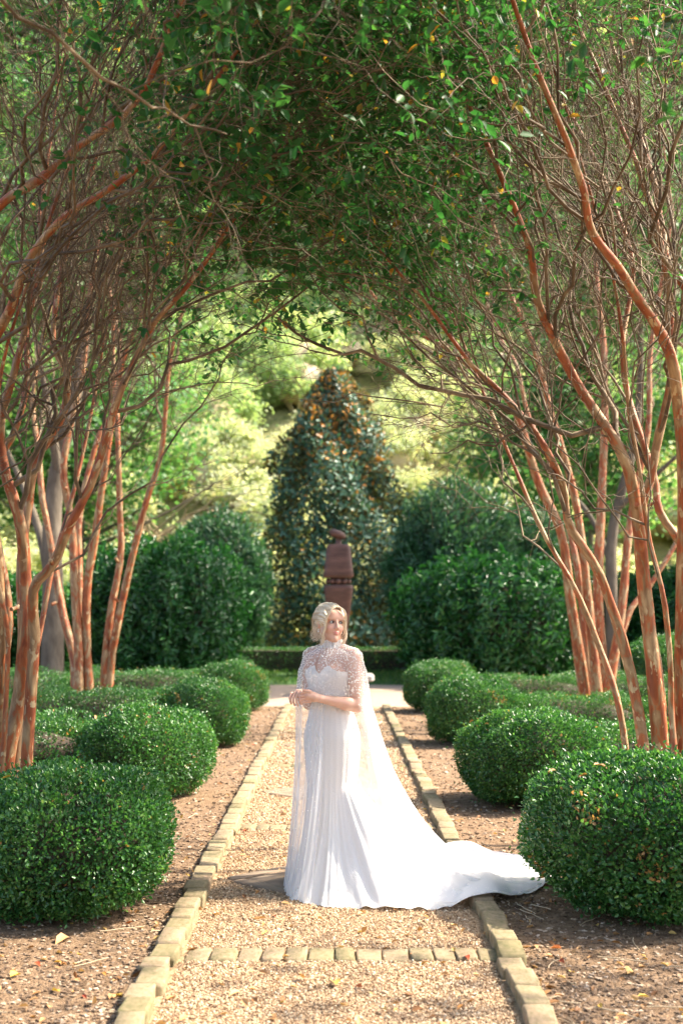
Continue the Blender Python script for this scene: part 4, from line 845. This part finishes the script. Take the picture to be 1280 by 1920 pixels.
def strands(paths, n, jit, r0, wave=0.0, freq=3.0):
    for pth in paths:
        c = catmull(pth, 18); t = np.linspace(0, 1, 18)
        for _ in range(n):
            ph = hr.uniform(0, 6.28); o = hr.normal(size=3) * jit; c2 = c + o * (.35 + .65 * t[:, None]) + hr.normal(size=3) * jit * .5 * np.sin(t * 3.1)[:, None]
            c2 = c2 + wave * (.3 + t[:, None]) * np.stack([np.sin(t * freq * 6.28 + .5 * ph), np.cos(t * freq * 6.28 + .5 * ph) * .7, 0 * t], -1)
            v, q = tubes(hrel(c2)[None], (r0 * hr.uniform(.6, 1.2) * np.linspace(1, .45, 18))[None], 4); bag.add(v, q, hr.uniform(.15, 1))
sweep = []
for i in range(54):      # from the hairline back over the crown to the nape
    u = -1 + 2 * (i + .5) / 54; a0 = u * 1.75; x0 = .074 * math.sin(a0); z0 = .036 + .084 * math.cos(a0) - .012; yy = -.070 + .05 * abs(u) ** 1.5
    sc_ = lambda y, f: (x0 * f, y, .03 + (z0 - .03) * f)
    sweep.append([(x0 * .86, yy, .03 + (z0 - .03) * .93), (x0 * 1.12, -.02, .036 + (z0 - .03) * 1.12), (x0 * 1.14, .05, .036 + (z0 - .03) * 1.10), (x0 * .95, .115, .03 + (z0 - .03) * .62), (x0 * .72, .125, -.04), (x0 * .55 + .01 * math.sin(i), .10, -.085)])
strands(sweep, 7, .0035, .0016)
for s in (-1, 1):
    strands([[(s * .012, -.078, .104), (s * .044, -.092, .080), (s * .068, -.080, .030), (s * .070, -.068, -.030), (s * .080, -.062, -.075), (s * .070, -.056, -.118), (s * .080, -.050, -.138)]], 26, .0042, .0015, .0055, 1.6)
    strands([[(s * .06, -.03, .075), (s * .080, -.035, .02), (s * .078, -.03, -.04), (s * .082, -.022, -.075), (s * .076, -.02, -.098)]], 5, .004, .0014, .006, 1.7)
    strands([[(s * .07, .04, .02), (s * .080, .05, -.04), (s * .068, .055, -.075), (s * .078, .05, -.105)]], 16, .010, .0014, .009, 1.7)
strands([[(x, .10, -.02), (x * 1.1, .112, -.07), (x * .9, .10, -.092), (x * 1.1, .105, -.108)] for x in np.linspace(-.06, .06, 7)], 9, .010, .0014, .009, 1.6)
0 and strands([[(x, -.03, .118), (x * 1.25, .03, .136), (x * 1.3, .09, .112), (x, .14, .05)] for x in np.linspace(-.07, .07, 9)], 5, .006, .0005)
o = link('strands', bag.mesh('strands', M['hair']), hair); o['kind'] = 'stuff'

# ---- gown
def outside(A, D, gap):
    """move cloth points outwards until they clear the body field D"""
    for _ in range(40):
        L_ = rz(A, -TH); i = [np.clip(np.searchsorted(Fd.ax[d], L_[..., d]), 1, len(Fd.ax[d]) - 1) for d in range(3)]
        bad = (D[i[0], i[1], i[2]] < gap) & (A[..., 2] > .6); r = np.linalg.norm(A[..., :2], axis=-1, keepdims=True); A[..., :2] += np.where(bad[..., None], A[..., :2] / np.maximum(r, 1e-4) * .004, 0)
    return A
def blur_phi(A, k=5):
    B_ = sum(np.roll(A, o, 1) for o in range(-k, k + 1)) / (2 * k + 1); return B_
def cloth(name, col, transp, bumpy=0, rough=.8, tl=.3):
    m, N, Lk, B = newmat(name); B.inputs['Base Color'].default_value = (*col, 1); B.inputs['Roughness'].default_value = rough; B.inputs['Specular IOR Level'].default_value = .25
    t = N.new('ShaderNodeBsdfTranslucent'); t.inputs[0].default_value = (*col, 1); mx = N.new('ShaderNodeMixShader'); mx.inputs[0].default_value = tl; Lk.new(B.outputs[0], mx.inputs[1]); Lk.new(t.outputs[0], mx.inputs[2]); outp = mx.outputs[0]
    if bumpy:
        tc = N.new('ShaderNodeTexCoord'); vo = N.new('ShaderNodeTexVoronoi'); vo.inputs['Scale'].default_value = bumpy; Lk.new(tc.outputs['Object'], vo.inputs['Vector']); b = N.new('ShaderNodeBump'); b.inputs['Strength'].default_value = .5; b.inputs['Distance'].default_value = .004; b.invert = True
        Lk.new(vo.outputs['Distance'], b.inputs['Height']); Lk.new(b.outputs[0], B.inputs['Normal'])
    if transp:
        tr = N.new('ShaderNodeBsdfTransparent'); m2 = N.new('ShaderNodeMixShader'); lw = N.new('ShaderNodeLayerWeight'); lw.inputs[0].default_value = .35; r = ramp(N, [(0, (transp,) * 3), (1, (transp * .5,) * 3)])
        Lk.new(lw.outputs['Facing'], r.inputs[0]); at = N.new('ShaderNodeAttribute'); at.attribute_name = 'weave'; ma = N.new('ShaderNodeMath'); ma.operation = 'MULTIPLY_ADD'; ma.inputs[1].default_value = -.24; ma.inputs[2].default_value = 1; Lk.new(at.outputs['Fac'], ma.inputs[0]); mm = N.new('ShaderNodeMath'); mm.operation = 'MULTIPLY'; Lk.new(r.outputs[0], mm.inputs[0]); Lk.new(ma.outputs[0], mm.inputs[1]); Lk.new(mm.outputs[0], m2.inputs[0]); Lk.new(outp, m2.inputs[1]); Lk.new(tr.outputs[0], m2.inputs[2]); outp = m2.outputs[0]
    Lk.new(outp, N['Material Output'].inputs[0]); M[name] = m; return m
cloth('gown_white', (.86, .84, .81), 0, 190, .7, .2); cloth('tulle', (.85, .85, .87), .88); cloth('collar_white', (.88, .87, .87), 0, 260)
NA = 420; PHI = np.linspace(0, 2 * math.pi, NA, endpoint=False)
def pint(tab, ph):
    a_ = np.array([t[0] for t in tab], float); b = np.array([t[1] for t in tab], float); a3 = np.concatenate([a_ - 360, a_, a_ + 360]); b3 = np.concatenate([b, b, b]); d = np.degrees(ph) % 360
    return sum(np.interp(d + o, a3, b3) for o in np.linspace(-12, 12, 9)) / 9
RT = [(0, 1.28), (20, 1.46), (40, 1.58), (60, 1.20), (90, .70), (120, .42), (150, .30), (180, .275), (210, .30), (240, .41), (270, .50), (300, .66), (315, .85), (330, 1.05), (345, 1.18)]
def section(psi, a_, f, b, nar=1.0):
    c, s = np.cos(psi), np.sin(psi); a_ = np.where(c < 0, a_ * nar, a_); yr = np.where(s < 0, f, b); return (np.abs(c / a_) ** 2.3 + np.abs(s / yr) ** 2.3) ** (-1 / 2.3)
def table(tab, z): t = np.array(sorted(tab)); return [np.interp(z, t[:, 0], t[:, k]) for k in (1, 2, 3)]
GT = [(1.345, .148, .105, .088), (1.31, .150, .135, .09), (1.27, .150, .146, .092), (1.20, .136, .130, .092), (1.12, .122, .106, .094), (1.02, .146, .122, .120), (.92, .176, .135, .145), (.80, .172, .130, .145), (.62, .150, .125, .135)]
PS = PHI - TH; front = np.cos(PS + math.pi / 2)      # 1 straight in front of the body
x_ = np.sin((PS + math.pi / 2)); ztop = np.where(front > 0, 1.300 + .036 * np.exp(-((np.abs(x_) - .42) / .24) ** 2) - .014 * np.exp(-(x_ / .12) ** 2), 1.25)
rows = []
for u in np.linspace(0, 1, 22):
    z = ztop + (.62 - ztop) * u; rr = np.array([section(PS[i], *table(GT, z[i])) for i in range(NA)])
    cl = .012 * np.exp(-((x_) / .16) ** 2) * (front > 0) * np.exp(-((z - 1.27) / .05) ** 2)
    rr = rr - cl + .0016 * np.sin(26 * PHI) * u; rows.append(np.stack([rr * np.cos(PHI), rr * np.sin(PHI), z], -1))
rows = outside(np.array(rows), TRUNK, .006); w_ = np.clip(1 - np.arange(len(rows)) / 9, 0, 1)[:, None, None]; rows = rows * .3 + .7 * blur_phi(rows, 3); rows = list(outside(rows, TRUNK, .006))
rk = np.linalg.norm(rows[-1][:, :2], axis=1); RH = pint(RT, PHI) * (1 + .018 * np.sin(11 * PHI + 1) + .012 * np.sin(23 * PHI)); pw_ = np.clip(1 + 1.7 * (RH - .5) / .7, 1, 2.7)
for t in np.linspace(0, 1, 60)[1:]:
    fold = np.sin(17 * PHI + 2.5 * np.sin(3 * PHI) + 1.5 * t) * .6 + np.sin(31 * PHI + 4 * np.sin(2 * PHI + 1)) * .35 + .3 * np.sin(53 * PHI + 3 * t)
    near = np.clip((.75 - RH) / .35, 0, 1); r = rk + (RH - rk) * t ** (1 + 1.4 * near); r = r + fold * .017 * t * near * (1.1 - .3 * t)
    z = .62 * (1 - t) ** pw_ + (.012 + .026 * (fold + 1) * np.clip(t * 3, 0, 1) * (1 - .45 * t)) * (1 - near)
    z = z + .028 * (1 - near) * np.exp(-((t - .72) / .2) ** 2) * (1 + np.sin(9 * PHI + 6 * t)) * .6 + (1 - near) * t * (.007 * np.sin(64 * PHI + 5 * np.sin(3 * PHI) + 4 * t) + .006 * np.sin(41 * PHI - 6 * t + 2)) * np.clip((t - .15) * 4, 0, 1)
    xw = r * np.cos(PHI) + BP[0]; rows.append(np.stack([r * np.cos(PHI), r * np.sin(PHI), np.maximum(z, .008 + .072 * np.exp(-(np.abs(xw - .815) / .17) ** 3) + .026 / (1 + np.exp(-(xw - .85) / .05)))], -1))
def grid_mesh(name, rows, mat, keep=None, closed=True):
    A = np.array(rows); n, k = A.shape[:2]; idx = np.arange(n * k).reshape(n, k); nx = np.roll(idx, -1, 1)
    q = np.stack([idx[:-1], idx[1:], nx[1:], nx[:-1]], -1)
    if keep is not None: q = q[keep[:n - 1]]
    q = q.reshape(-1, 4); return mesh(name, A.reshape(-1, 3), q, mat)
gown = link('gown', grid_mesh('gown', rows, M['gown_white']), bride); GR = np.array(rows)
# ---- sheer cape
CT = [(1.462, .056, .056, .056), (1.45, .068, .066, .064), (1.432, .105, .088, .080), (1.41, .165, .110, .098), (1.39, .196, .130, .106), (1.36, .212, .150, .112), (1.30, .232, .176, .120), (1.20, .246, .178, .135), (1.10, .254, .180, .150)]
ZC = np.concatenate([np.linspace(1.462, 1.36, 12), np.linspace(1.35, 1.10, 16)]); crow = []
for z in ZC:
    rr = section(PS, *table(CT, z), .86); rr = rr + .004 * np.sin(13 * PHI + z * 5) * np.clip((1.4 - z) / .2, 0, 1); crow.append(np.stack([rr * np.cos(PHI), rr * np.sin(PHI), np.full(NA, z)], -1))
crow = outside(np.array(crow), ARMS, .008); crow = crow * .35 + .65 * blur_phi(crow, 3); crow = list(outside(crow, ARMS, .006))
rc = np.linalg.norm(crow[-1][:, :2], axis=1); RC = np.maximum(pint([(a_, b) for a_, b in RT], PHI) * .99 * (1 + .02 * np.sin(9 * PHI)), rc + .045); pc = np.clip(1 + 1.9 * (RC - .45) / .75, 1, 2.9)
for t in np.linspace(0, 1, 48)[1:]:
    fold = np.sin(14 * PHI + 2 * np.sin(2 * PHI) + t) * .6 + np.sin(27 * PHI + 3 * np.sin(3 * PHI)) * .4; near = np.clip((.8 - RC) / .4, 0, 1)
    r = rc + (RC - rc) * t ** (1 + 1.2 * near) + fold * .020 * np.sqrt(t) * (.35 + .65 * near); z = 1.10 * (1 - t) ** pc + (.022 + .02 * (fold + 1) * t) * (1 - .6 * near)
    xw = r * np.cos(PHI) + BP[0]; crow.append(np.stack([r * np.cos(PHI), r * np.sin(PHI), np.maximum(z, .016 + .072 * np.exp(-(np.abs(xw - .815) / .17) ** 3) + .026 / (1 + np.exp(-(xw - .85) / .05)))], -1))
CRW = np.array(crow); psd = (np.degrees(PS) + 180) % 360 - 180; zm = CRW[:, :, 2].mean(1); keep = np.ones(CRW.shape[:2], bool)
op = (psd > -70) & (psd < -16); rowi = np.arange(len(CRW)); keep[(rowi >= 23)[:, None] & op[None]] = False
for i in range(len(ZC)):
    if 1.285 < ZC[i] < 1.415: keep[i, np.abs(psd + 92) < 2.2 + 5.5 * (1.415 - ZC[i]) / .13] = False
cm = grid_mesh('cape', CRW, M['tulle'], keep); at_ = cm.attributes.new('weave', 'FLOAT', 'POINT'); at_.data.foreach_set('value', np.clip((1.12 - CRW[..., 2]) / .4, 0, 1).astype(np.float32).ravel())
cape = link('cape', cm, bride)
# the high beaded collar and the pearls sewn to cape and gown
cz = np.linspace(1.438, 1.488, 7); cr = np.array([.064, .063, .0625, .062, .0615, .062, .061]); co = [np.stack([(r + .003 * np.sin(18 * PHI)) * np.cos(PHI), (r + .003 * np.sin(18 * PHI)) * np.sin(PHI) - .002, z + .003 * np.sin(9 * PHI)], -1) for r, z in zip(cr, cz)]
collar = link('collar', grid_mesh('collar', co, M['collar_white']), bride)
OCT = np.array([[1, 0, 0], [-1, 0, 0], [0, 1, 0], [0, -1, 0], [0, 0, 1], [0, 0, -1]], float); OF = np.array([[0, 2, 4], [2, 1, 4], [1, 3, 4], [3, 0, 4], [2, 0, 5], [1, 2, 5], [3, 1, 5], [0, 3, 5]])
def beads(name, pos, rad, par):
    n = len(pos); v = pos[:, None] + OCT[None] * np.broadcast_to(rad, (n,))[:, None, None]; f = (OF[None] + np.arange(n)[:, None, None] * 6).reshape(-1, 3); o = link(name, mesh(name, v.reshape(-1, 3), f, M['pearl']), par); o['kind'] = 'stuff'
def on_grid(A, kp, n, rowp):
    nr, k = A.shape[:2]; i = hr.choice(nr - 1, n * 2, p=rowp / rowp.sum()); ph = hr.integers(0, k, n * 2); w0 = np.linalg.norm(A[i, (ph + 1) % k] - A[i, ph], axis=1); lim = np.percentile(w0, 90); ok = hr.random(n * 2) < w0 / lim
    if kp is not None: ok &= kp[i, ph]
    i, ph = i[ok][:n], ph[ok][:n]; a_, b = hr.random((2, len(i), 1)); return A[i, ph] * (1 - a_) * (1 - b) + A[i + 1, ph] * a_ * (1 - b) + A[i, (ph + 1) % k] * (1 - a_) * b + A[i + 1, (ph + 1) % k] * a_ * b
dz = np.linalg.norm(np.diff(CRW, axis=0), axis=2).mean(1); cut = len(ZC)
wt = dz.copy(); wt[cut:] = 0; p1 = on_grid(CRW, keep, 3000, wt); beads('pearls', p1, hr.uniform(.0024, .0042, len(p1)), cape)
wt = dz * np.linspace(1, .25, len(dz)); wt[:cut] = 0; p2 = on_grid(CRW, keep, 1500, wt); beads('pearls', p2, hr.uniform(.0018, .003, len(p2)), cape)
gz_ = np.linalg.norm(np.diff(GR, axis=0), axis=2).mean(1); wt = gz_ * np.where(np.arange(len(gz_)) < 22, 1, .35); p3 = on_grid(GR, None, 5200, wt); beads('beading', p3, hr.uniform(.0012, .0022, len(p3)), gown)
hem = np.zeros(len(GR) - 1); hem[-3:] = 1; p5 = on_grid(GR, None, 1500, hem); p5[:, 2] += .003; beads('hem_beading', p5, hr.uniform(.0014, .0028, len(p5)), gown)
CO = np.array(co); p4 = on_grid(CO, None, 420, np.ones(len(CO) - 1)); p4[:, :2] *= 1.03; beads('pearls', p4, hr.uniform(.0026, .0042, len(p4)), collar)
